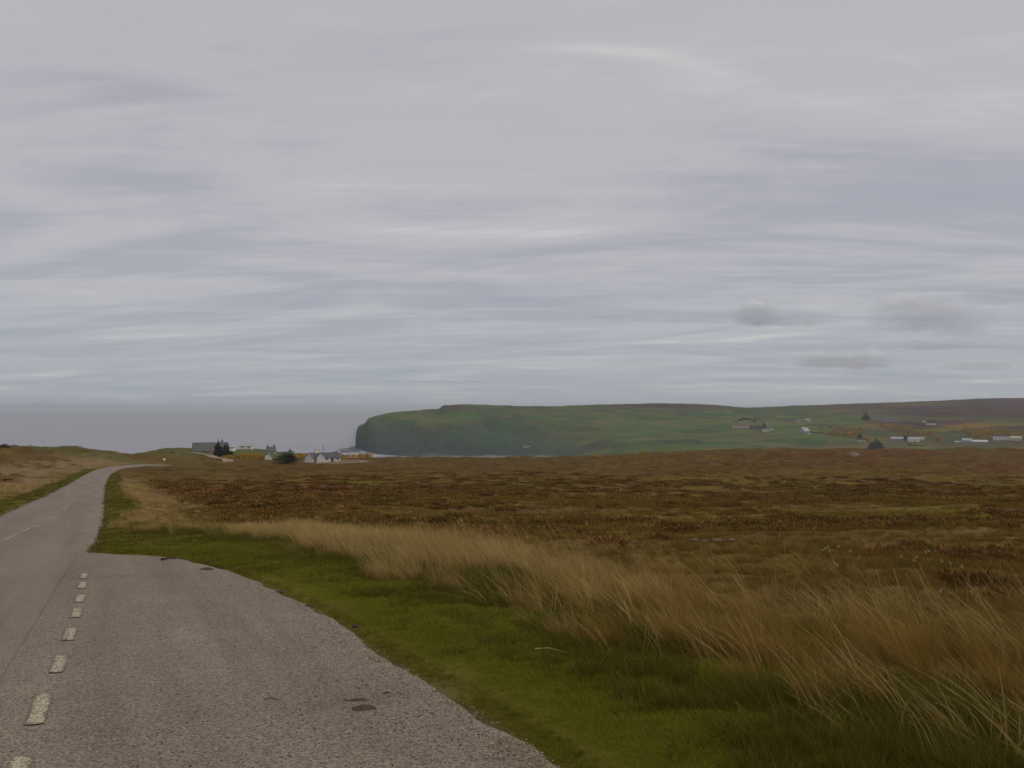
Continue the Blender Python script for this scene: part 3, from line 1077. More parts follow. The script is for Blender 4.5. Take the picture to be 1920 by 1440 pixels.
def scatter(name, label, sources, pts, scale, rotz, tilt=0.0, kind='stuff'):
    """one ground-cover object: point mesh + instances of a few tuft meshes"""
    n = len(pts)
    sub = bpy.data.collections.new(name + '_sources')
    for s in sources:
        sub.objects.link(s)
    SRC.children.link(sub)
    rot = np.stack([rng.normal(0, tilt, n) if tilt else np.zeros(n), rng.normal(0, tilt, n) if tilt else np.zeros(n), rotz], 1)
    scl = np.asarray(scale, float)
    if scl.ndim == 1:
        scl = np.stack([scl] * 3, 1)
    o = mesh_obj(name, pts, [], sources[0].data.materials[0], attrs={'rot': ('FLOAT_VECTOR', rot), 'scl': ('FLOAT_VECTOR', scl)})
    at = o.data.attributes.new('variant', 'INT', 'POINT')
    at.data.foreach_set('value', rng.integers(0, len(sources), n).astype(np.int32))
    ng = bpy.data.node_groups.new(name + '_scatter', 'GeometryNodeTree')
    ng.interface.new_socket('Geometry', in_out='INPUT', socket_type='NodeSocketGeometry')
    ng.interface.new_socket('Geometry', in_out='OUTPUT', socket_type='NodeSocketGeometry')
    G, K = ng.nodes, ng.links
    gi, go = G.new('NodeGroupInput'), G.new('NodeGroupOutput')
    iop = G.new('GeometryNodeInstanceOnPoints')
    join = G.new('GeometryNodeJoinGeometry')
    for src in sources:
        inf = G.new('GeometryNodeObjectInfo')
        inf.inputs['Object'].default_value = src
        gti = G.new('GeometryNodeGeometryToInstance')
        K.new(inf.outputs['Geometry'], gti.inputs[0])
        K.new(gti.outputs[0], join.inputs[0])
    iop.inputs['Pick Instance'].default_value = True

    def named(attr, typ):
        a = G.new('GeometryNodeInputNamedAttribute')
        a.data_type = typ
        a.inputs['Name'].default_value = attr
        return a.outputs[0]
    K.new(gi.outputs[0], iop.inputs['Points'])
    K.new(join.outputs[0], iop.inputs['Instance'])
    K.new(named('variant', 'INT'), iop.inputs['Instance Index'])
    K.new(named('rot', 'FLOAT_VECTOR'), iop.inputs['Rotation'])
    K.new(named('scl', 'FLOAT_VECTOR'), iop.inputs['Scale'])
    K.new(iop.outputs[0], go.inputs[0])
    md = o.modifiers.new('scatter', 'NODES')
    md.node_group = ng
    return tag(o, label, kind=kind)


def polar_points(n, r0, r1, amax=37.0, power=1.0):
    """points whose density per square metre falls off with distance: even in log r for power 0"""
    u = rng.random(n)
    if power == 0:
        r = r0 * (r1 / r0) ** u
    else:
        r = (r0 ** power + u * (r1 ** power - r0 ** power)) ** (1 / power)
    a = np.radians((rng.random(n) * 2 - 1) * amax)
    return r * np.sin(a), r * np.cos(a), r


def finish(X, Y, keep, sink=0.0):
    X, Y = X[keep], Y[keep]
    return np.stack([X, Y, ground_z(X, Y) - sink], 1)


M_TURF = leaf_material('verge_grass_blades', (0.100, 0.092, 0.009), (0.112, 0.145, 0.011), (0.225, 0.182, 0.020), trans=0.35)
M_RANK = leaf_material('rank_green_blades', (0.078, 0.066, 0.010), (0.076, 0.100, 0.012), (0.180, 0.130, 0.026), trans=0.35)
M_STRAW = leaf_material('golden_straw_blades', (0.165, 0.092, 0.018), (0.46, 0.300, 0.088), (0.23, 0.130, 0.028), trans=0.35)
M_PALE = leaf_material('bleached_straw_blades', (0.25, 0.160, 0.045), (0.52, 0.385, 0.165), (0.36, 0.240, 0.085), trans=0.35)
M_MOORG = leaf_material('moor_grass_blades', (0.130, 0.078, 0.018), (0.235, 0.140, 0.030), (0.150, 0.112, 0.022), trans=0.3)
M_HEATH = leaf_material('heather_sprigs', (0.130, 0.077, 0.024), (0.155, 0.090, 0.026), (0.172, 0.118, 0.025), trans=0.15, var=0.6)
M_HEATHR = leaf_material('russet_heather_sprigs', (0.138, 0.066, 0.024), (0.185, 0.084, 0.030), (0.150, 0.094, 0.025), trans=0.15, var=0.6)

WIND = (-0.45, 0.10)
turf_src = [make_tuft(f'turf_{i}', M_TURF, 46, 0.055, 0.10, 0.0045, 0.9, 0.7, 500 + i, 2, flat=0.1) for i in range(6)]
turf_far = [make_tuft(f'turf_far_{i}', M_RANK, 40, 0.09, 0.22, 0.014, 0.8, 0.6, 520 + i, 2) for i in range(4)]
rank_src = [make_tuft(f'rank_{i}', M_RANK, 46, 0.30, 0.10, 0.006, 0.55, 0.8, 540 + i, 4, wind=(-0.2, 0)) for i in range(6)]
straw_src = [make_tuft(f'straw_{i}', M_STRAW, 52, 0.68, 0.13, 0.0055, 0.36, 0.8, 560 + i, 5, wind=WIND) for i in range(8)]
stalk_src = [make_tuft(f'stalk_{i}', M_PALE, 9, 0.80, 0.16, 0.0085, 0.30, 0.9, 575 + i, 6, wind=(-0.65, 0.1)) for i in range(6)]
weed_src = [make_tuft(f'weed_{i}', M_RANK, 26, 0.20, 0.09, 0.013, 1.1, 0.9, 578 + i, 3) for i in range(4)]
straw_mid = [make_tuft(f'straw_mid_{i}', M_PALE, 52, 0.68, 0.13, 0.006, 0.28, 0.7, 570 + i, 5, wind=WIND) for i in range(6)]
straw_far = [make_tuft(f'straw_far_{i}', M_PALE, 46, 0.66, 0.28, 0.012, 0.35, 0.6, 580 + i, 4, wind=WIND) for i in range(5)]
moorg_src = [make_tuft(f'moor_grass_{i}', M_MOORG, 44, 0.30, 0.15, 0.0065, 0.7, 0.7, 600 + i, 3, wind=(-0.3, 0)) for i in range(6)]
moorg_far = [make_tuft(f'moor_grass_far_{i}', M_MOORG, 34, 0.34, 0.4, 0.03, 0.8, 0.5, 620 + i, 2) for i in range(4)]
heath_src = [make_shrub(f'heather_{i}', M_HEATH, 150, 0.34, 0.20, 0.07, 640 + i) for i in range(5)]
heathr_src = [make_shrub(f'russet_heather_{i}', M_HEATHR, 150, 0.34, 0.19, 0.07, 660 + i) for i in range(5)]


def build_cover():
    # short green turf of the verge, close by
    X, Y, R = polar_points(120000, 4.2, 26, 37, 0.6)
    dp, ds, dr, rt = zones(X, Y)
    n = fbm(X * 0.9, Y * 0.9, 201, 3)
    edge = fbm(X * 2.2, Y * 2.2, 701, 3)
    k = (dp > 0.02 + 0.30 * edge * rng.random(len(X))) & (rt > 0) & (ds < 0.5 + 0.6 * (n - 0.5))
    P = finish(X, Y, k)
    s = (0.6 + 0.7 * rng.random(len(P))) * np.clip(0.45 + 0.9 * sstep(0, 1.2, dp[k]), 0, 1.4) * np.interp(R[k], [5, 20], [0.9, 1.5]) * (0.55 + 0.9 * fbm(X[k] * 0.7, Y[k] * 0.7, 707, 3))
    scatter('verge_grass', 'short green grass of the roadside verge', turf_src, P, s, rng.random(len(P)) * 6.28)
    # tufts creeping over the broken edge of the lay-by
    X, Y, R = polar_points(60000, 4.4, 24, 37, 0.5)
    dp, ds, dr, rt = zones(X, Y)
    n = fbm(X * 1.6, Y * 1.6, 705, 4)
    k = (dp > -0.30 * sstep(0.45, 0.7, n)) & (dp < 0.22) & (rt > 0) & (n > 0.44) & (dr > 0.3)
    P = np.stack([X[k], Y[k], np.maximum(ground_z(X[k], Y[k]), surface_z(X[k], Y[k]) + 0.004)], 1)
    scatter('edge_grass', 'thin tufts of grass creeping over the lay-by edge', turf_src, P, (0.25 + 0.45 * rng.random(len(P))), rng.random(len(P)) * 6.28)
    # verge further along both sides of the road
    X, Y, R = polar_points(60000, 18, 230, 37, 0.35)
    dp, ds, dr, rt = zones(X, Y)
    k = (dp > 0.05) & (((rt > 0) & (ds < 0.4)) | ((rt == 0) & (dp < 1.9)))
    P = finish(X, Y, k)
    scatter('roadside_turf', 'green turf strips along the road edges', turf_far, P, (0.7 + 0.6 * rng.random(len(P))) * np.interp(R[k], [18, 60, 200], [0.9, 1.3, 3.0]), rng.random(len(P)) * 6.28)
    # rank, longer green grass in front of the straw
    X, Y, R = polar_points(70000, 4.2, 40, 37, 0.5)
    dp, ds, dr, rt = zones(X, Y)
    n = fbm(X * 0.45, Y * 0.45, 711, 3)
    pr = sstep(-2.8, -0.2, ds + (n - 0.5) * 4.0) * (1 - sstep(0.8, 2.5, ds)) * sstep(0.6, 1.6, dp) * np.maximum(sstep(0.40, 0.60, fbm(X * 0.9 + 5, Y * 0.9, 713, 3)), sstep(12, 17, Y) * 0.8)
    k = (rng.random(len(X)) < pr * np.interp(R, [5, 10, 14, 40], [0.26, 0.30, 0.8, 1.0])) & (rt > 0)
    P = finish(X, Y, k)
    s = 0.28 + 0.62 * rng.random(len(P)) * (0.4 + n[k]) + 0.30 * sstep(-1.5, 0.5, ds[k])
    scatter('rank_grass', 'longer dark green grass below the straw stalks', rank_src, P, s, rng.normal(0, 0.9, len(P)))
    # straw band
    X, Y, R = polar_points(80000, 4.0, 34, 37, 0.55)
    dp, ds, dr, rt = zones(X, Y)
    n = fbm(X * 0.5, Y * 0.5, 721, 3)
    n2 = fbm(X * 0.16, Y * 0.16, 205, 3)
    bw = np.interp(Y, [5, 12, 22, 34], [3.0, 2.6, 2.9, 3.0]) * (0.65 + 0.7 * n2)
    n3 = fbm(X * 1.1, Y * 1.1, 723, 3)
    pr = sstep(-0.6, 0.9, ds + (n - 0.5) * 3.2 + (n3 - 0.5) * 1.6) * (1 - sstep(0.25, 1.5, ds / bw + (n - 0.5) * 1.2)) * (0.22 + 1.1 * sstep(0.36, 0.62, n3))
    dice = rng.random(len(X))
    k0 = (dice < pr * np.interp(R, [4, 9, 20, 34], [0.11, 0.145, 0.42, 0.7])) & (rt > 0)
    pale = rng.random(len(X)) < sstep(9, 20, Y + (n - 0.5) * 8)
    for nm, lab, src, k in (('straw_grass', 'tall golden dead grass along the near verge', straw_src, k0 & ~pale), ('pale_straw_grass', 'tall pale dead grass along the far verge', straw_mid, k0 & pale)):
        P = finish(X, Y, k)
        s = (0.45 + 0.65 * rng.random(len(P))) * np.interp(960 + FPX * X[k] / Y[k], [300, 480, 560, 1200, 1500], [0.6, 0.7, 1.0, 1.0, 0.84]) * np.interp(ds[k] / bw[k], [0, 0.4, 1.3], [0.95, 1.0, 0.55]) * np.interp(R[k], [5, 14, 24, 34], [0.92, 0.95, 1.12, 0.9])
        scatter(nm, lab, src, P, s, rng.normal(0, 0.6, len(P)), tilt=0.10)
    # single standing stalks and wind-laid bundles, well apart
    X, Y, R = polar_points(9000, 4.5, 30, 37, 0.5)
    dp, ds, dr, rt = zones(X, Y)
    n = fbm(X * 0.8, Y * 0.8, 761, 3)
    k = (rng.random(len(X)) < sstep(-1.4, 0.6, ds) * (1 - sstep(5, 9, ds)) * sstep(0.42, 0.6, n) * 0.42) & (rt > 0) & (dp > 1)
    P = finish(X, Y, k)
    scatter('dead_stalks', 'separate pale dead stalks leaning with the wind', stalk_src, P, 0.55 + 0.6 * rng.random(len(P)), rng.normal(0, 0.7, len(P)), tilt=0.16)
    # clumps of weeds in the verge
    X, Y, R = polar_points(5000, 4.5, 24, 37, 0.5)
    dp, ds, dr, rt = zones(X, Y)
    n = fbm(X * 0.6 + 3, Y * 0.6, 771, 3)
    k = (rng.random(len(X)) < sstep(0.50, 0.66, n) * 0.35) & (rt > 0) & (dp > 0.5) & (ds < -0.2)
    P = finish(X, Y, k)
    scatter('verge_weeds', 'small ragged weed clumps in the green verge', weed_src, P, 0.5 + 0.7 * rng.random(len(P)), rng.random(len(P)) * 6.28)
    X, Y, R = polar_points(26000, 24, 130, 37, 0.3)
    dp, ds, dr, rt = zones(X, Y)
    n = fbm(X * 0.12, Y * 0.08, 211, 3)
    pl = (rt == 0) * sstep(1.2, 3, dp) * (1 - sstep(10, 34, dp)) * sstep(0.42, 0.6, n + 0.1) * 0.7
    pright = (rt > 0) * sstep(-0.3, 0.5, ds) * (1 - sstep(2.0, 3.6, ds + 2.2 * (n - 0.5)))
    k = rng.random(len(X)) < (pl + pright)
    P = finish(X, Y, k)
    s = (0.5 + 0.5 * rng.random(len(P))) * np.where(rt[k] > 0, 0.6, 0.8) * np.interp(R[k], [24, 40, 130], [1.05, 0.75, 1.4])
    scatter('bleached_grass', 'bleached tall grass tussocks beside the road', straw_far, P, s, rng.normal(0, 0.6, len(P)))
    # moor: grass tussocks and heather
    X, Y, R = polar_points(52000, 6, 75, 37, 0.5)
    dp, ds, dr, rt = zones(X, Y)
    n = fbm(X * 0.09, Y * 0.14, 111, 4)
    off = np.where(rt > 0, ds - np.interp(Y, [5, 12, 30], [0.8, 1.0, 1.6]), dp - 2.5)
    burnt = np.exp(-(((X + 27) / 30) ** 2 + ((Y - 92) / 42) ** 2))
    pr = sstep(-0.5, 2, off) * (0.30 + 0.7 * sstep(0.62, 0.36, n)) * (1 - 0.85 * sstep(0.3, 0.6, burnt))
    k = rng.random(len(X)) < pr * 0.75
    P = finish(X, Y, k)
    s = (0.5 + 0.65 * rng.random(len(P))) * np.interp(R[k], [6, 20, 75], [1.0, 0.85, 1.2])
    scatter('moor_grass', 'rough brown moor grass between the heather', moorg_src, P, s, rng.normal(0, 1.0, len(P)))
    for nm, lab, src, sd_, lo in (('heather', 'dark brown heather clumps over the moor', heath_src, 731, 0), ('russet_heather', 'reddish brown heather clumps over the moor', heathr_src, 741, 1)):
        X, Y, R = polar_points(36000, 9, 170, 37, 0.35)
        dp, ds, dr, rt = zones(X, Y)
        n = fbm(X * 0.07, Y * 0.11, sd_, 4)
        px = 960 + FPX * X / Y
        off = np.where(rt > 0, ds - np.interp(Y, [5, 12, 30, 60], [4.0, 5.5, 4.5, 2.8]), dp - 6)
        burnt = np.exp(-(((X + 27) / 30) ** 2 + ((Y - 92) / 42) ** 2))
        want = sstep(0.46, 0.60, n) if lo == 0 else np.clip(sstep(0.47, 0.60, n) * (0.35 + 0.65 * sstep(1100, 1600, px)) + sstep(0.35, 0.6, burnt) * 0.8, 0, 1)
        k = rng.random(len(X)) < sstep(0, 3, off) * want * 0.48
        P = finish(X, Y, k)
        s = (0.35 + 1.3 * rng.random(len(P)) ** 2) * np.interp(R[k], [9, 40, 170], [0.9, 1.2, 2.4])
        scl = np.stack([s, s, s * np.interp(R[k], [9, 60, 170], [1.0, 0.9, 0.65])], 1)
        scatter(nm, lab, src, P, scl, rng.random(len(P)) * 6.28)
    X, Y, R = polar_points(20000, 60, 440, 37, 0.3)
    dp, ds, dr, rt = zones(X, Y)
    n = fbm(X * 0.05, Y * 0.10, 751, 4)
    k = (rng.random(len(X)) < sstep(0.42, 0.6, n) * sstep(2, 8, dp)) & (ds > 3)
    P = finish(X, Y, k)
    s = (0.6 + 0.7 * rng.random(len(P))) * np.interp(R[k], [60, 440], [1.0, 2.2])
    scatter('distant_moor_grass', 'olive grass patches on the far moor', moorg_far, P, s, rng.random(len(P)) * 6.28)


build_cover()

# loose chippings swept to the lay-by edge
M_CHIP = bpy.data.materials.new('loose_chippings')
M_CHIP.use_nodes = True
_N, _L = M_CHIP.node_tree.nodes, M_CHIP.node_tree.links
_oi = nd(_N, 'ShaderNodeObjectInfo')
_L.new(wramp(_oi.outputs['Random'], [(0.0, (0.06, 0.045, 0.034)), (0.45, (0.16, 0.12, 0.09)), (0.85, (0.23, 0.18, 0.138)), (1.0, (0.33, 0.28, 0.225))], _N, _L, 'LINEAR'), _N['Principled BSDF'].inputs['Base Color'])
_N['Principled BSDF'].inputs['Roughness'].default_value = 0.9
chip_src = [make_pebble(f'chip_{i}', M_CHIP, 800 + i) for i in range(6)]


def build_chips():
    X, Y, R = polar_points(90000, 3.6, 20, 37, 0.4)
    d = dist_signed(X, Y, LAY_C)
    rd = dist_signed(X, Y, ROAD_C) - 2.6
    k = (d < -0.04) & (rd > 0.1) & (Y < 22)
    pr = 0.10 * sstep(0.3, 2.0, rd) + 0.03 + 0.8 * np.exp(-(d / 0.55) ** 2) + 0.35 * sstep(0.48, 0.62, fbm(X * 0.7, Y * 0.7, 811, 3)) * sstep(0.4, 2.2, rd)
    k &= rng.random(len(X)) < pr
    X, Y = X[k], Y[k]
    P = np.stack([X, Y, surface_z(X, Y) + 0.008], 1)
    s = 0.007 + 0.016 * rng.random(len(P)) ** 2.5
    scatter('gravel', 'loose stone chippings lying on the lay-by', chip_src, P, s, rng.random(len(P)) * 6.28, tilt=0.4)


build_chips()


# ------------------------------------------------------------------ buildings
WHITE = noisy('white_harling', (0.68, 0.67, 0.62), (0.57, 0.56, 0.51), 1.2)
CREAM = noisy('cream_render', (0.56, 0.50, 0.40), (0.48, 0.42, 0.33), 1.2)
GREYW = noisy('grey_render', (0.33, 0.32, 0.31), (0.26, 0.25, 0.245), 1.2)
STONE = noisy('dark_flagstone', (0.17, 0.155, 0.145), (0.10, 0.09, 0.088), 1.6)
SLATE = noisy('grey_slate', (0.098, 0.092, 0.098), (0.070, 0.066, 0.070), 1.0, 0.6)
PALE_ROOF = noisy('pale_sheet_roof', (0.34, 0.34, 0.35), (0.26, 0.26, 0.27), 0.6, 0.5)
DARK_ROOF = noisy('dark_tiled_roof', (0.060, 0.042, 0.038), (0.042, 0.030, 0.028), 1.0)
RED_ROOF = noisy('rusty_sheet_roof', (0.20, 0.085, 0.06), (0.13, 0.06, 0.045), 1.0)
FRAME = noisy('white_window_frame', (0.75, 0.75, 0.73), (0.68, 0.68, 0.66), 2.0, 0.5)
DOORM = noisy('dark_painted_door', (0.05, 0.035, 0.03), (0.035, 0.025, 0.02), 2.0, 0.5)
GLASS, _gn, _gl, _gb = material('window_glass', 0.08, 0.5)
_gb.inputs['Base Color'].default_value = (0.025, 0.03, 0.035, 1)
WOOD = noisy('weathered_wood', (0.16, 0.13, 0.10), (0.10, 0.08, 0.06), 6.0)


def box(V, F, x0, x1, y0, y1, z0, z1):
    i = len(V)
    V += [(x, y, z) for z in (z0, z1) for y in (y0, y1) for x in (x0, x1)]
    F += [tuple(i + k for k in f) for f in ((0, 2, 3, 1), (4, 5, 7, 6), (0, 1, 5, 4), (2, 6, 7, 3), (0, 4, 6, 2), (1, 3, 7, 5))]


def house(name, label, cat, px, py, length, depth=6.5, wall_h=2.6, rise=2.4, yaw=0.0, wall=None, roof=None, chimneys=(-1, 1), windows=3, door=True, group=None, sink=0.5, loc=None, gable=None):
    """gabled cottage: long axis along local x, front towards local -y"""
    p = hit(px, py, 4.0 if px < 700 else 810.0) if loc is None else np.array(loc)
    face = -math.atan2(p[0], p[1])
    root = empty(name, (p[0], p[1], p[2]), face + yaw)
    tag(root, label, cat, group)
    wall = wall or WHITE
    roof = roof or SLATE
    hl, hd = length / 2, depth / 2
    # walls with pointed gables
    V, F = [], []
    for x in (-hl, hl):
        V += [(x, -hd, -sink - 1.5), (x, hd, -sink - 1.5), (x, hd, wall_h), (x, 0, wall_h + rise), (x, -hd, wall_h)]
    F = [(0, 1, 2, 3, 4)[::-1], (5, 6, 7, 8, 9), (0, 5, 9, 4), (1, 2, 7, 6), (2, 3, 8, 7), (3, 4, 9, 8), (0, 1, 6, 5)]
    mesh_obj('wall', V, F, gable or wall, root)
    # roof: two thick slopes meeting at the ridge, oversailing the walls
    V, F = [], []
    ov, eo, th = 0.18, 0.30, 0.16
    sl = rise / hd
    for sy in (-1, 1):
        i = len(V)
        for x in (-hl - ov, hl + ov):
            V += [(x, 0, wall_h + rise + 0.02), (x, sy * (hd + eo), wall_h - eo * sl + 0.02), (x, sy * (hd + eo), wall_h - eo * sl + th), (x, 0, wall_h + rise + th + 0.04)]
        F += [tuple(i + k for k in f) for f in ((0, 1, 2, 3), (4, 7, 6, 5), (1, 5, 6, 2), (3, 2, 6, 7), (0, 4, 5, 1))]
    rf = mesh_obj('roof', V, F, roof, root)
    for s in chimneys:
        V, F = [], []
        x = s * (hl - 0.55)
        box(V, F, x - 0.42, x + 0.42, -0.35, 0.35, wall_h + rise - 0.7, wall_h + rise + 1.05)
        box(V, F, x - 0.5, x + 0.5, -0.43, 0.43, wall_h + rise + 1.053, wall_h + rise + 1.2)
        ch = mesh_obj('chimney', V, F, wall if wall is not GREYW else STONE, rf)
        V, F = [], []
        for dx in (-0.2, 0.2):
            box(V, F, x + dx - 0.11, x + dx + 0.11, -0.11, 0.11, wall_h + rise + 1.203, wall_h + rise + 1.55)
        mesh_obj('chimney_pot', V, F, RED_ROOF, rf)
    # openings on the seen side
    n = windows + (1 if door else 0)
    if n:
        xs = np.linspace(-hl + length / (n * 2), hl - length / (n * 2), n)
        di = n // 2 if door else -1
        for i, x in enumerate(xs):
            V, F = [], []
            if i == di:
                box(V, F, x - 0.5, x + 0.5, -hd - 0.05, -hd + 0.05, 0.0, min(2.05, wall_h - 0.08))
                d = mesh_obj('door', V, F, DOORM, root)
                V, F = [], []
                box(V, F, x + 0.34, x + 0.42, -hd - 0.10, -hd - 0.055, 0.95, 1.05)
                mesh_obj('handle', V, F, FRAME, d)
            else:
                zt = min(2.05, wall_h - 0.15)
                box(V, F, x - 0.55, x + 0.55, -hd - 0.04, -hd + 0.04, 0.85, zt)
                w = mesh_obj('window', V, F, FRAME, root)
                V, F = [], []
                box(V, F, x - 0.46, x - 0.03, -hd - 0.06, -hd - 0.045, 0.95, zt - 0.09)
                box(V, F, x + 0.03, x + 0.46, -hd - 0.06, -hd - 0.045, 0.95, zt - 0.09)
                mesh_obj('pane', V, F, GLASS, w)
                V, F = [], []
                box(V, F, x - 0.62, x + 0.62, -hd - 0.12, -hd - 0.002, 0.76, 0.847)
                mesh_obj('sill', V, F, FRAME, w)
    return root


# near side: cottages beyond the bend in the road
house('grey_house', 'long grey slate roofed house on the rise beside the two dark pines', 'house', 394, 849, 16.5, 8.5, 1.1, 3.9, 0.10, GREYW, SLATE, (0.75,), 0, False)
house('croft_house', 'low white croft house just behind the dark pines', 'house', 434, 839, 5.5, 5, 2.2, 2.0, 0.4, WHITE, PALE_ROOF, (), 1, False, loc=(*(lambda x, y: (x, y, zat(x, y)))(-178, 560),))
house('bungalow', 'white bungalow on the skyline between the pines and the two chimney house', 'house', 462, 837, 8.5, 5.5, 2.3, 1.6, -0.15, WHITE, PALE_ROOF, (), 2, False, loc=(*(lambda x, y: (x, y, zat(x, y) - 0.2))(-178, 594),))
house('gabled_house', 'small grey gabled house with two chimneys on the sea skyline', 'house', 508, 850.5, 5.4, 5.6, 1.7, 2.5, 0.25, GREYW, SLATE, (-1, 1), 2, True)
house('shed', 'tiny white gabled shed below the two chimney house', 'shed', 503, 861, 3.0, 3.4, 1.6, 1.5, 1.45, WHITE, SLATE, (), 0, False)
house('white_cottage', 'white gable ended cottage left of the longer white house', 'house', 586, 866, 5.2, 4.8, 1.7, 2.3, 0.85, WHITE, SLATE, (1,), 2, False)
house('long_white_house', 'long white house with slate roof, near the slim pole', 'house', 617, 866, 10.0, 5.6, 2.0, 2.1, 0.08, WHITE, SLATE, (-1, 1), 3, True)
house('porch_house', 'narrow white gable standing against the long white house', 'house', 602.5, 865.5, 5.4, 3.8, 2.0, 2.0, 1.5, WHITE, SLATE, (), 0, False)

# far side: crofts strewn over the slope across the bay
house('far_cottage', 'lone dark roofed cottage low on the green headland slope', 'house', 988, 838, 13, 7, 2.4, 2.6, 0.3, GREYW, DARK_ROOF, (), 2, False)
house('byre', 'long low byre with rusty roof at left end of the upper croft row', 'barn', 1383, 802, 18, 7, 2.8, 1.8, 0.0, CREAM, RED_ROOF, (), 2, False)
house('cream_cottage', 'cream cottage joined to the long rusty roofed byre', 'house', 1398, 802, 14, 7, 3.2, 1.8, 0.0, CREAM, RED_ROOF, (), 2, True)
house('dark_barn', 'dark roofed barn behind the two small bright white cottages', 'barn', 1418, 805, 22, 9, 3.0, 3.5, 0.1, STONE, DARK_ROOF, (), 0, False)
house('white_croft', 'larger of the two bright white cottages under the dark barn', 'house', 1436, 809, 12, 7, 3.6, 2.0, 0.05, WHITE, SLATE, (), 2, False)
house('white_hut', 'smaller bright white cottage at the barn row\'s right end', 'hut', 1446, 806.5, 7, 6, 3.0, 1.8, 0.05, WHITE, SLATE, (), 1, False)
house('upper_cottage', 'small cream cottage alone on the brown upper slope', 'house', 1497, 790, 9, 6.5, 3.0, 2.0, 0.1, CREAM, SLATE, (), 1, False)
house('slope_cottage', 'small pale cottage with slanting lean-to on the upper slope', 'house', 1514, 791, 9, 6.5, 3.0, 2.6, -0.4, GREYW, PALE_ROOF, (), 1, False)
house('pale_gable', 'pale grey high gabled house standing alone on the green field', 'house', 1508, 813, 13, 11, 4.0, 5.5, 0.9, GREYW, PALE_ROOF, (), 1, False)
house('lean_to', 'small white outbuilding at the foot of the pale gabled house', 'shed', 1517, 814, 7, 5, 2.5, 1.4, 0.0, WHITE, SLATE, (), 0, False)
house('cream_bungalow', 'cream bungalow under a tall dark tree right of the orange gorse', 'house', 1615, 827.5, 12, 6, 2.5, 1.6, 0.0, CREAM, DARK_ROOF, (), 2, False)
house('grey_steading', 'grey steading beside dark trees on the upper right slope', 'barn', 1637, 787, 24, 10, 4.0, 3.6, 0.1, GREYW, SLATE, (), 2, False)
house('upper_steading', 'long dull grey steading farther right of the upper dark trees', 'barn', 1668, 790, 22, 9, 3.4, 3.0, -0.1, GREYW, SLATE, (), 2, False)
house('grey_bungalow', 'grey bungalow with pale roof next to the broad dark tree clump', 'house', 1682, 827, 17, 8, 3.2, 2.8, 0.05, GREYW, PALE_ROOF, (), 2, True)
house('grey_cottage', 'grey cottage with bright white gable below the orange gorse streak', 'house', 1713, 827.5, 15, 8, 3.2, 2.8, 0.35, GREYW, PALE_ROOF, (1,), 2, True, gable=WHITE)
house('white_garage', 'tiny white garage to the right of the white gabled grey cottage', 'shed', 1729, 824.5, 6.5, 5, 2.8, 1.2, 0.0, WHITE, PALE_ROOF, (), 0, False)
house('dark_roofed_house', 'white house with very dark roof high on the purple slope', 'house', 1746, 796.5, 15, 9, 3.0, 4.6, 0.05, WHITE, DARK_ROOF, (), 3, False)
house('hillside_hut', 'tiny white hut left of the very dark roof on the purple slope', 'hut', 1733, 791.5, 5.5, 5, 2.6, 1.2, 0.0, WHITE, SLATE, (), 0, False)
house('pale_byre', 'faint low byre at the left end of the grey farm sheds', 'barn', 1797, 832, 9, 6, 2.2, 1.5, 0.0, GREYW, PALE_ROOF, (), 0, False)
house('farm_shed', 'tall grey farm shed left of the long white roofed shed', 'barn', 1813, 831.5, 12, 9, 4.2, 2.5, 0.2, GREYW, PALE_ROOF, (), 1, False)
house('white_roofed_shed', 'long farm shed under a bright white roof, right of the tall grey shed', 'barn', 1836, 833, 20, 10, 3.6, 2.0, 0.05, GREYW, noisy('white_sheet_roof', (0.50, 0.50, 0.50), (0.42, 0.42, 0.42), 0.6), (), 1, False)
house('big_white_house', 'largest white house at far right with dark roof edge', 'house', 1878, 825, 21, 9, 5.2, 1.4, 0.03, WHITE, DARK_ROOF, (), 4, False)
house('beige_house', 'beige house right next to the largest white house', 'house', 1905, 825.5, 13, 8, 3.6, 1.4, -0.05, CREAM, CREAM, (), 2, False)


# ------------------------------------------------------------------ trees and bushes
M_NEEDLE = leaf_material('conifer_needles', (0.016, 0.015, 0.014), (0.024, 0.026, 0.018), (0.030, 0.034, 0.020), trans=0.05, var=0.0)
M_BUSH = leaf_material('dark_bush_leaves', (0.020, 0.026, 0.012), (0.032, 0.045, 0.018), (0.045, 0.058, 0.022), trans=0.1, var=0.3)
M_GORSE = leaf_material('gorse_in_flower', (0.16, 0.105, 0.008), (0.62, 0.33, 0.004), (0.36, 0.205, 0.008), trans=0.2, var=0.2)
M_GORSE_FAR = leaf_material('thin_gorse', (0.12, 0.085, 0.012), (0.46, 0.240, 0.006), (0.24, 0.150, 0.012), trans=0.15, var=0.2)
BARK = noisy('bark', (0.06, 0.045, 0.035), (0.035, 0.028, 0.022), 5.0)


def tube(V, F, pts, rad, k=7):
    i0 = len(V)
    for p, r in zip(pts, rad):
        for j in range(k):
            a = 2 * math.pi * j / k
            V.append((p[0] + math.cos(a) * r, p[1] + math.sin(a) * r, p[2]))
    for s in range(len(pts) - 1):
        for j in range(k):
            a = i0 + s * k
            F.append((a + j, a + (j + 1) % k, a + k + (j + 1) % k, a + k + j))
    F.append(tuple(i0 + (len(pts) - 1) * k + j for j in range(k)))


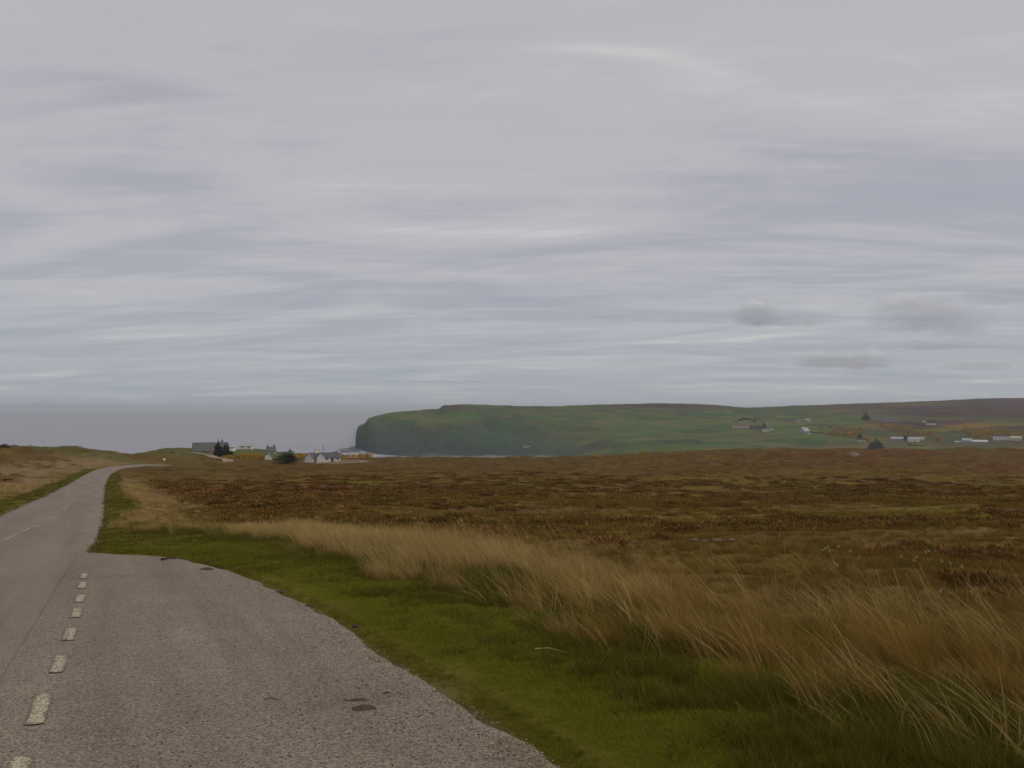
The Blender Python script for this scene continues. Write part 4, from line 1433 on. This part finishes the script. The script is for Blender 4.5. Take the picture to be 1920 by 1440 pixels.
def leaf_cloud(centres, radii, n, leaf, seed, droop=0.0):
    r = np.random.default_rng(seed)
    V, F, T = [], [], []
    w = np.array([a[0] * a[1] * a[2] for a in radii]) ** 0.67
    pick = r.choice(len(centres), n, p=w / w.sum())
    for k in pick:
        d = r.normal(0, 1, 3)
        d /= np.linalg.norm(d)
        q = r.random() ** 0.45
        p = np.array(centres[k]) + d * np.array(radii[k]) * q
        ax = d + r.normal(0, 0.6, 3) + np.array((0, 0, -droop))
        ax /= np.linalg.norm(ax)
        sd_ = np.cross(ax, r.normal(0, 1, 3))
        sd_ /= np.linalg.norm(sd_) + 1e-6
        L_ = leaf * (0.6 + 0.8 * r.random())
        i = len(V)
        V += [p - sd_ * L_ * 0.35, p + ax * L_, p + sd_ * L_ * 0.35, p - ax * L_ * 0.6]
        t = r.random()
        T += [(q, t, r.random(), 1)] * 4
        F.append((i, i + 1, i + 2, i + 3))
    return V, F, T


def conifer(name, label, loc, h, rad, seed, group=None, mat=None, cat='tree', ragged=0.5, n=1500, lean=0.0):
    r = np.random.default_rng(seed)
    root = empty(name, loc, r.random() * 6)
    tag(root, label, cat, group)
    V, F = [], []
    zs = np.linspace(-0.5, h * 0.97, 7)
    tube(V, F, [(lean * z / h, 0, z) for z in zs], [0.035 * h * (1 - 0.93 * max(z, 0) / h) for z in zs])
    mesh_obj('trunk', V, F, BARK, root, smooth=True)
    C, Rr = [], []
    nl = 9
    for i in range(nl):
        t = i / (nl - 1)
        z = h * (0.16 + 0.80 * t)
        br = rad * (1 - t) ** 0.75 * (0.75 + ragged * r.random()) + 0.05 * rad
        m = max(1, int(5 * (1 - t) + 1))
        a0 = r.random() * 6.28
        for j in range(m):
            a = a0 + 6.28 * j / m + r.normal(0, 0.3)
            o = br * 0.55 if m > 1 else 0
            C.append((math.cos(a) * o + lean * t, math.sin(a) * o, z + r.normal(0, 0.03 * h)))
            Rr.append((br * 0.55, br * 0.55, h * 0.075))
    V, F, T = leaf_cloud(C, Rr, n, 0.055 * h, seed + 1, 0.4)
    mesh_obj('crown', V, F, mat or M_NEEDLE, root, attrs={'tint': ('FLOAT_COLOR', T)})
    return root


def bush_mesh(mat, seed, w=1.0, h=0.8, n=500, leaf=0.14):
    r = np.random.default_rng(seed)
    C, Rr = [], []
    for k in range(7):
        a = r.random() * 6.28
        o = 0.55 * w * math.sqrt(r.random())
        C.append((math.cos(a) * o, math.sin(a) * o, h * (0.25 + 0.4 * r.random())))
        Rr.append((0.42 * w, 0.42 * w, 0.36 * h))
    V, F, T = leaf_cloud(C, Rr, n, leaf, seed + 3)
    return mesh_obj('crown', V, F, mat, attrs={'tint': ('FLOAT_COLOR', T)}, link=False)


def stem_mesh(seed, h=0.8):
    r = np.random.default_rng(seed)
    V, F = [], []
    for k in range(4):
        a = r.random() * 6.28
        tube(V, F, [(0.05 * math.cos(a), 0.05 * math.sin(a), -0.3), (0.25 * math.cos(a), 0.25 * math.sin(a), h * 0.7)], [0.05, 0.02], 5)
    return mesh_obj('stem', V, F, BARK, link=False)


def place_bush(name, label, cat, protos, loc, size, group=None, seed=0, height=1.0):
    crown, stem = protos
    root = empty(name, (loc[0], loc[1], loc[2] - 0.08 * size), random.random() * 6.28)
    root.scale = (size, size, size * height)
    tag(root, label, cat, group)
    for s in (crown, stem):
        c = s.copy()
        COL.objects.link(c)
        c.parent = root
    return root


p = hit(410, 850) * np.array((1, 1, 1))
p = np.array((-141.5, 428.0, zat(-141.5, 428.0)))
conifer('pine_tree', 'taller dark pine at the right end of the long grey house', (p[0] - 0.3, p[1], p[2]), 9.0, 2.5, 900, 'pair of dark pines by the grey house', ragged=0.8, n=1600)
conifer('pine_tree', 'shorter dark pine close on the right of the taller one', (p[0] + 2.9, p[1] + 2.5, p[2]), 7.8, 2.1, 910, 'pair of dark pines by the grey house', ragged=0.9, n=1300)
p = hit(543, 866.5)
conifer('cypress_tree', 'dark green conifer just left of the white gable ended cottage', tuple(p), 4.9, 3.0, 920, ragged=0.9)
p = hit(533, 866.5)
conifer('cypress_tree', 'spreading green conifer at the left end of the dark garden trees', tuple(p), 4.3, 4.4, 921, mat=M_BUSH, ragged=0.5)
BUSH = [(bush_mesh(M_BUSH, 930 + i), stem_mesh(930 + i)) for i in range(3)]
GORSE = [(bush_mesh(M_GORSE, 940 + i, n=620, leaf=0.12), stem_mesh(940 + i)) for i in range(4)]
NEEDLE = [(bush_mesh(M_NEEDLE, 950 + i, h=1.1), stem_mesh(950 + i)) for i in range(3)]

place_bush('bush', 'dark round bush on the hill brow at the left edge', 'bush', NEEDLE[0], hit(8, 839.5), 1.7, height=0.85)
place_bush('bush', 'low dark bush beside the round one on the left brow', 'bush', NEEDLE[1], hit(15, 840), 1.0, height=0.7)
# far trees
for name, lab, px, py, h, rad in (
        ('spruce_tree', 'broadest dark spruce of the clump left of the grey bungalow', 1643, 843, 17, 8.0), ('spruce_tree', 'dark spruce at the left side of the broad clump', 1634, 843, 11, 6.0), ('spruce_tree', 'dark spruce at the right side of the broad clump', 1651, 842, 10, 5.0),
        ('dark_tree', 'slim dark tree standing over the cream bungalow', 1612, 826, 13, 4.5), ('dark_tree', 'dark tree over the barn by the bright white cottages', 1432, 805, 14, 4),
        ('dark_tree', 'dark tree left of the grey steading on the upper slope', 1624, 789, 18, 7), ('dark_tree', 'small dark tree left of the two grey bungalows\' gap', 1697, 826, 8, 4)):
    q = hit(px, py, 810.0)
    conifer(name, lab, tuple(q), h, rad, int(px), n=900, ragged=0.6)
for w, px, py, s in (('second from the left', 1388, 788, 6), ('largest, in the middle,', 1396, 786, 7), ('second from the right', 1405, 787, 6), ('rightmost', 1414, 790, 5), ('leftmost and smallest', 1380, 791, 4)):
    place_bush('hillside_bush', 'dark bush ' + w + ' in the strip above the rusty roofed byre', 'bush', NEEDLE[random.randrange(3)], hit(px, py, 810.0), s, 'dark bushes above the upper croft row', height=0.6)
for w, px, py, s in (('nearest the pale gabled house', 1524, 812, 4), ('in the middle', 1532, 812, 4.5), ('farthest from the pale gabled house', 1540, 811.5, 4)):
    place_bush('field_bush', 'dark green bush ' + w + ' of the short field row', 'bush', BUSH[random.randrange(3)], hit(px, py, 810.0), s, 'row of bushes by the pale gabled house', height=0.5)
for w, px, py, s in (('leftmost', 1706, 835, 4.5), ('middle', 1716, 836, 4.5), ('rightmost and smallest', 1728, 836, 3.6)):
    place_bush('garden_bush', w + ' dark garden bush below the grey cottage with the white gable', 'bush', BUSH[random.randrange(3)], hit(px, py, 810.0), s, 'garden bushes below the grey cottage', height=0.6)

def thicket(label, spots, rad, hgt, seed, y0=4.0, n=260):
    """one tangled patch of gorse: all its bushes grown into each other"""
    pts = []
    for k in range(len(spots) - 1):
        for t in (0.0, 0.5):
            pts.append((spots[k][0] * (1 - t) + spots[k + 1][0] * t, spots[k][1] * (1 - t) + spots[k + 1][1] * t))
    pts.append(spots[-1])
    P = [hit(a, b, y0) for a, b in pts]
    o = P[0]
    r = np.random.default_rng(seed)
    C, Rr, V2, F2 = [], [], [], []
    for q in P:
        d = q - o
        for _ in range(2):
            w = rad * r.uniform(0.35, 1.15)
            ex, ey = (r.normal(0, rad * 1.3), r.normal(0, rad * 4.0)) if y0 > 500 else (r.normal(0, rad * 0.6), r.normal(0, rad * 0.9))
            gz = (zat(q[0] + ex, q[1] + ey) - o[2]) if y0 > 500 else d[2]
            C.append((d[0] + ex, d[1] + ey, gz + hgt * r.uniform(0.2, 0.5)))
            Rr.append((w, w, hgt * r.uniform(0.45, 0.7)))
        tube(V2, F2, [(d[0], d[1], d[2] - 0.5), (d[0] + 0.1 * rad, d[1], d[2] + hgt * 0.5)], [0.05 * hgt, 0.02 * hgt], 5)
    root = empty('gorse_thicket', tuple(o))
    tag(root, label, 'gorse', 'gorse thickets in yellow flower')
    V, F, T = leaf_cloud(C, Rr, n * len(C) // 2, 0.16 * rad, seed + 1)
    mesh_obj('crown', V, F, M_GORSE_FAR if y0 > 500 else M_GORSE, root, attrs={'tint': ('FLOAT_COLOR', T)})
    mesh_obj('stem', V2, F2, BARK, root)
    return root


thicket('golden gorse thicket between the dark conifer and the white gabled cottage', [(556, 857), (566, 856), (575, 857), (566, 861), (577, 861)], 2.0, 2.4, 1201)
thicket('orange gorse bank running right from the long white house', [(640, 857), (650, 856.5), (662, 857), (674, 858), (686, 858)], 2.4, 2.2, 1202)
thicket('lower gorse band in front of the orange bank by the long white house', [(648, 861), (660, 861), (672, 861)], 1.5, 1.1, 1203)
thicket('golden gorse strip under the eaves of the grey slate roof', [(386, 850), (396, 851), (404, 852), (412, 853)], 1.6, 1.9, 1204)
thicket('gorse patch between the two dark pines and the gravel track', [(416, 855), (424, 858), (430, 860)], 1.5, 1.7, 1205)
thicket('long golden gorse bank between the pale gate post and the tiny shed', [(448, 859), (460, 858), (472, 858.5), (484, 859.5), (494, 860)], 2.2, 2.4, 1206)
thicket('lower gorse patch in front of the long golden bank', [(462, 863), (474, 863), (486, 863)], 1.3, 1.2, 1207)
thicket('tiny gorse patch alone on the green bank left of the gravel track', [(354, 862), (359, 861.5)], 0.8, 0.9, 1208)
thicket('yellow gorse streak slanting down to the white gabled grey cottage', [(1682, 801), (1688, 805), (1694, 811), (1699, 815), (1704, 819)], 8, 6, 1209, 810.0)
thicket('yellow gorse at the top end of the slanting streak', [(1672, 799), (1684, 800), (1694, 801)], 6, 4, 1210, 810.0)
thicket('orange gorse field right of the pale high gabled house', [(1570, 815), (1578, 811), (1586, 816), (1594, 813), (1602, 817), (1607, 814)], 8, 5, 1211, 810.0)
thicket('upper gorse strip above the cream bungalow and its tall tree', [(1578, 806), (1590, 805), (1604, 806), (1618, 807)], 6, 3.5, 1212, 810.0)
thicket('broad orange gorse strip above the grey farm sheds', [(1805, 812), (1818, 815), (1832, 813), (1846, 812), (1858, 810)], 8, 5, 1213, 810.0)
thicket('orange gorse strip above and behind the largest white house', [(1864, 808), (1876, 807), (1890, 810), (1902, 814), (1914, 816)], 7, 4.5, 1214, 810.0)
thicket('lower gorse strip directly over the long white roofed shed', [(1826, 819), (1840, 819), (1854, 817)], 6, 4, 1215, 810.0)
thicket('yellow gorse on the moor brow before the green fields', [(1184, 851), (1194, 850), (1204, 849.5), (1214, 850)], 1.2, 1.0, 1216)
thicket('small gorse patch left of the one on the moor brow', [(1114, 857), (1121, 857)], 0.9, 0.8, 1217)
thicket('small orange gorse patch on the moor below the two field thickets', [(1326, 858.5), (1334, 859)], 0.8, 0.7, 1218)
for w, px, py, s in (('farthest', 120, 893, 0.55), ('middle', 110, 897, 0.6), ('nearest', 98, 902, 0.5)):
    place_bush('gorse_bush', w + ' small yellowing gorse bush on the bank left of the road', 'gorse bush', GORSE[random.randrange(4)], hit(px, py), s, 'small gorse bushes on the left bank', height=0.7)


# ------------------------------------------------------------------ poles, sign, rocks, surf
def post_tube(h, r0, r1, k=8):
    V, F = [], []
    tube(V, F, [(0, 0, -0.4), (0, 0, h)], [r0, r1], k)
    return V, F


p = hit(606, 855)
pole = empty('utility_pole', tuple(p))
tag(pole, 'slim wooden pole rising behind the long white house', 'pole')
V, F = post_tube(8.2, 0.24, 0.18)
mesh_obj('post', V, F, WOOD, pole, smooth=True)
V, F = [], []
box(V, F, -0.7, 0.7, -0.06, 0.06, 6.6, 6.75)
mesh_obj('cross_arm', V, F, WOOD, pole)

p = hit(308, 867)
sign = empty('road_sign', tuple(p), -math.atan2(p[0], p[1]))
tag(sign, 'small blank white sign plate by the bend in the road', 'sign')
V, F = post_tube(1.2, 0.05, 0.05)
mesh_obj('post', V, F, WOOD, sign)
V, F = [], []
box(V, F, -0.42, 0.42, -0.09, -0.06, 0.75, 1.6)
mesh_obj('plate', V, F, FRAME, sign)

p = hit(440, 866)
gp = empty('gate_post', tuple(p))
tag(gp, 'pale post where the gravel track meets the road', 'post')
V, F = post_tube(2.6, 0.16, 0.15)
mesh_obj('post', V, F, WOOD, gp)
V, F = [], []
box(V, F, -0.2, 0.2, -0.2, 0.2, 2.603, 2.7)
mesh_obj('cap', V, F, WOOD, gp)

p = hit(55.5, 839.8)
tk = empty('sign_board', (p[0], p[1], p[2] - 0.1), -math.atan2(p[0], p[1]))
tag(tk, 'small grey board on two legs along the left hill brow', 'sign')
V, F = [], []
box(V, F, -0.6, 0.6, -0.05, 0.05, 0.4, 1.1)
mesh_obj('board', V, F, GREYW, tk)
for sx in (-0.45, 0.45):
    V, F = [], []
    box(V, F, sx - 0.05, sx + 0.05, 0.053, 0.12, -0.4, 1.0)
    mesh_obj('leg', V, F, WOOD, tk)

ROCK = noisy('wet_rock', (0.032, 0.032, 0.037), (0.05, 0.048, 0.052), 0.3, 0.6)
SHORE = noisy('moor_stone', (0.20, 0.155, 0.10), (0.13, 0.10, 0.065), 3.0)


def rock(name, label, cat, loc, size, mat, seed, group=None, sub=2):
    r = np.random.default_rng(seed)
    bm = bmesh.new()
    bmesh.ops.create_icosphere(bm, subdivisions=sub, radius=1.0)
    s = r.random(3) * 10
    for v in bm.verts:
        c = v.co
        k = 0.65 + 0.7 * float(fbm(np.array([c.x * 1.6 + s[0]]), np.array([c.y * 1.6 + c.z * 1.1 + s[1]]), seed, 3)[0])
        v.co = Vector((c.x * size[0], c.y * size[1], max(c.z, -0.4) * size[2])) * k
    me = bpy.data.meshes.new(name)
    bm.to_mesh(me)
    bm.free()
    me.materials.append(mat)
    o = bpy.data.objects.new(name, me)
    o.location = loc
    o.rotation_euler = (0, 0, r.normal(0, 0.25))
    COL.objects.link(o)
    return tag(o, label, cat, group)


for px, Y, l, dpt, h, lab in ((664, 1720, 9, 12, 1.6, 'small dark rock ledge close at the foot of the cliff end'), (655, 1655, 20, 14, 1.2, 'flat dark rock ledge off the cliff end, second from top'), (650, 1590, 20, 12, 1.2, 'long thin dark rock ledge reaching out to sea'),
                              (648, 1525, 26, 16, 1.7, 'lowest and widest dark rock ledge off the headland'), (668, 1600, 14, 30, 2.2, 'dark rock heap joined to the cliff foot')):
    rock('rock_ledge', lab, 'rock', ((px - 960) / FPX * Y, Y, 0.0), (l, dpt, h), ROCK, int(px * 3 + Y), 'rock ledges off the headland')

SURF, _sn, _sl, _sb = material('surf_foam', 0.8, 0.2)
_sb.inputs['Base Color'].default_value = (0.50, 0.50, 0.49, 1)


def surf(pts, w):
    L = polyline_eval(pts, 2.0)
    d = np.gradient(L, axis=0)
    d /= np.linalg.norm(d, axis=1)[:, None]
    n = np.stack([d[:, 1], -d[:, 0]], 1)
    s = np.arange(len(L))
    a = w * (0.4 + fbm(s * 0.15, s * 0.0, 971, 3))
    b = w * (0.4 + fbm(s * 0.15, s * 0.0, 973, 3))
    t = np.clip(np.minimum(s, len(L) - 1 - s) / 6.0, 0, 1)
    A, B = L + n * (a * t)[:, None], L - n * (b * t)[:, None]
    P = np.concatenate([A, B], 1).reshape(-1, 2)
    z = np.full(len(P), 0.15)
    o = mesh_obj('surf', np.concatenate([P, z[:, None]], 1), grid_faces(len(L), 2), SURF)
    return tag(o, 'white surf breaking along the foot of the headland', kind='structure')


surf([((686 - 960) / FPX * 1400, 1400), ((700 - 960) / FPX * 1405, 1405), ((716 - 960) / FPX * 1425, 1425)], 9)
surf([((640 - 960) / FPX * 1490, 1490), ((655 - 960) / FPX * 1480, 1480), ((680 - 960) / FPX * 1470, 1470)], 5)

STONES = [
    ((370, 963), (0.16, 0.1, 0.12), 'pale stone among the heather left of the straw grass'),
    ((1600, 856), (2.6, 1.6, 1.5), 'big pale boulder on the moor edge before the dark spruces'),
    ((1302, 1017), (0.10, 0.08, 0.05), 'leftmost pale stone of the low line across the moor'),
    ((1322, 1019), (0.08, 0.06, 0.04), 'second pale stone of the low line across the moor'),
    ((1345, 1017), (0.14, 0.09, 0.05), 'widest pale stone of the low line across the moor'),
    ((1372, 1016), (0.09, 0.07, 0.045), 'rightmost pale stone of the low line across the moor'),
]
for k, ((px, py), sz, lab) in enumerate(STONES):
    q = hit(px, py)
    rock('stone', lab, 'stone', (q[0], q[1], q[2] + 0.05), sz, SHORE, 1000 + k)

# cotton grass heads over the boggy ground on the right
COTTON = noisy('cotton_head', (0.44, 0.39, 0.29), (0.36, 0.31, 0.22), 30.0)
V, F, T = leaf_cloud([(0, 0, 0.33), (0.03, 0.01, 0.30)], [(0.03, 0.03, 0.035)] * 2, 60, 0.02, 77)
cot_head = mesh_obj('head', V, F, COTTON, link=False)
V, F = [], []
tube(V, F, [(0, 0, -0.05), (0.01, 0, 0.3)], [0.004, 0.003], 5)
cot_stem = mesh_obj('stem', V, F, M_MOORG, link=False)
for px, py in ((1543, 1047), (1548, 1049), (1553, 1044), (1556, 1050), (1611, 1061), (1565, 1075), (1570, 1080), (1462, 1021), (1500, 1018), (1619, 1028), (1573, 1043), (1595, 1053), (1690, 1060), (1712, 1068), (1720, 1066), (1736, 1054), (1741, 1052), (1765, 1072), (1781, 1075), (1803, 1083), (1765, 1134), (1845, 1005), (1740, 1007), (1852, 950), (1830, 950), (1663, 905)):
    q = hit(px, py)
    root = empty('cotton_grass', (q[0], q[1], q[2]), random.random() * 6)
    root.scale = (random.uniform(0.55, 0.8),) * 3
    tag(root, 'white cotton grass head on the boggy moor at the right', 'cotton grass', 'cotton grass heads on the moor')
    for s in (cot_head, cot_stem):
        c = s.copy()
        COL.objects.link(c)
        c.parent = root

# ------------------------------------------------------------------ bits on the lay-by and verge
DUNG = noisy('damp_dark_clod', (0.045, 0.028, 0.018), (0.075, 0.048, 0.032), 40.0, 0.95, bump=0.01)


def clod(name, label, cat, a, b, h, seed, mat=DUNG, wide=0.42):
    A, B = ray_plane(*a), ray_plane(*b)
    c = (A + B) / 2
    L_ = np.linalg.norm(B - A)
    o = rock(name, label, cat, (c[0], c[1], float(surface_z(c[0:1], c[1:2])[0]) + 0.004), (L_ / 2, L_ * wide, h), mat, seed, sub=3)
    o.rotation_euler = (0, 0, math.atan2(B[1] - A[1], B[0] - A[0]))
    return o


clod('dung_pat', 'largest dark flat dung pat on the lay-by gravel', 'dung', (655, 1332), (705, 1330), 0.018, 1101)
clod('dung_pat', 'long thin dark pat just beyond the largest one', 'dung', (646, 1316), (690, 1314), 0.014, 1102, wide=0.2)
clod('dung_pat', 'smallest dark pat to the right of the other two', 'dung', (715, 1302), (732, 1301), 0.014, 1103, wide=0.4)


def twig(name, label, cat, pts, r, mat, ground=surface_z):
    P = [ray_plane(*q) for q in pts]
    z = [float(ground(np.array([q[0]]), np.array([q[1]]))[0]) for q in P]
    base = (P[0][0], P[0][1], z[0] + r + 0.004)
    V, F = [], []
    k = 6
    for i, q in enumerate(P):
        d = np.array(P[min(i + 1, len(P) - 1)]) - np.array(P[max(i - 1, 0)])
        d = d / np.linalg.norm(d)
        rr = r * (1 - 0.6 * i / max(1, len(P) - 1))
        for j in range(k):
            a = 2 * math.pi * j / k
            V.append((q[0] - base[0] - d[1] * math.cos(a) * rr, q[1] - base[1] + d[0] * math.cos(a) * rr, z[i] - z[0] + math.sin(a) * rr + (0.012 * math.sin(i * 1.7))))
    for s in range(len(P) - 1):
        for j in range(k):
            F.append((s * k + j, s * k + (j + 1) % k, (s + 1) * k + (j + 1) % k, (s + 1) * k + j))
    F += [tuple(range(k))[::-1], tuple((len(P) - 1) * k + j for j in range(k))]
    o = mesh_obj(name, V, F, mat)
    o.location = base
    return tag(o, label, cat)


twig('stick', 'thin grey stick lying on the open lay-by gravel', 'stick', [(494, 1314), (508, 1313), (522, 1314), (535, 1317)], 0.007, WOOD)
twig('stick', 'dark stick at the far lay-by edge near the verge corner', 'stick', [(303, 1052), (318, 1050), (332, 1050)], 0.03, DUNG)
twig('straw_stalk', 'single bleached stalk lying across the green verge', 'stalk', [(1003, 1237), (1030, 1236), (1052, 1238), (1072, 1242)], 0.006, noisy('bleached_stalk', (0.45, 0.36, 0.18), (0.38, 0.29, 0.14), 20.0), ground=lambda x, y: ground_z(x, y) + 0.06)
for a, b, lab in (((378, 1068), (398, 1070), 'dark turf clod on the far lay-by edge'), ((520, 1111), (533, 1112), 'small black clod halfway along the lay-by edge'), ((574, 1137), (588, 1139), 'dark clod where the lay-by edge turns towards the camera'), ((660, 1176), (674, 1176), 'black clod on the grass lip beside the nearer gravel')):
    clod('turf_clod', lab, 'clod', a, b, 0.03, int(a[0]), wide=0.35)
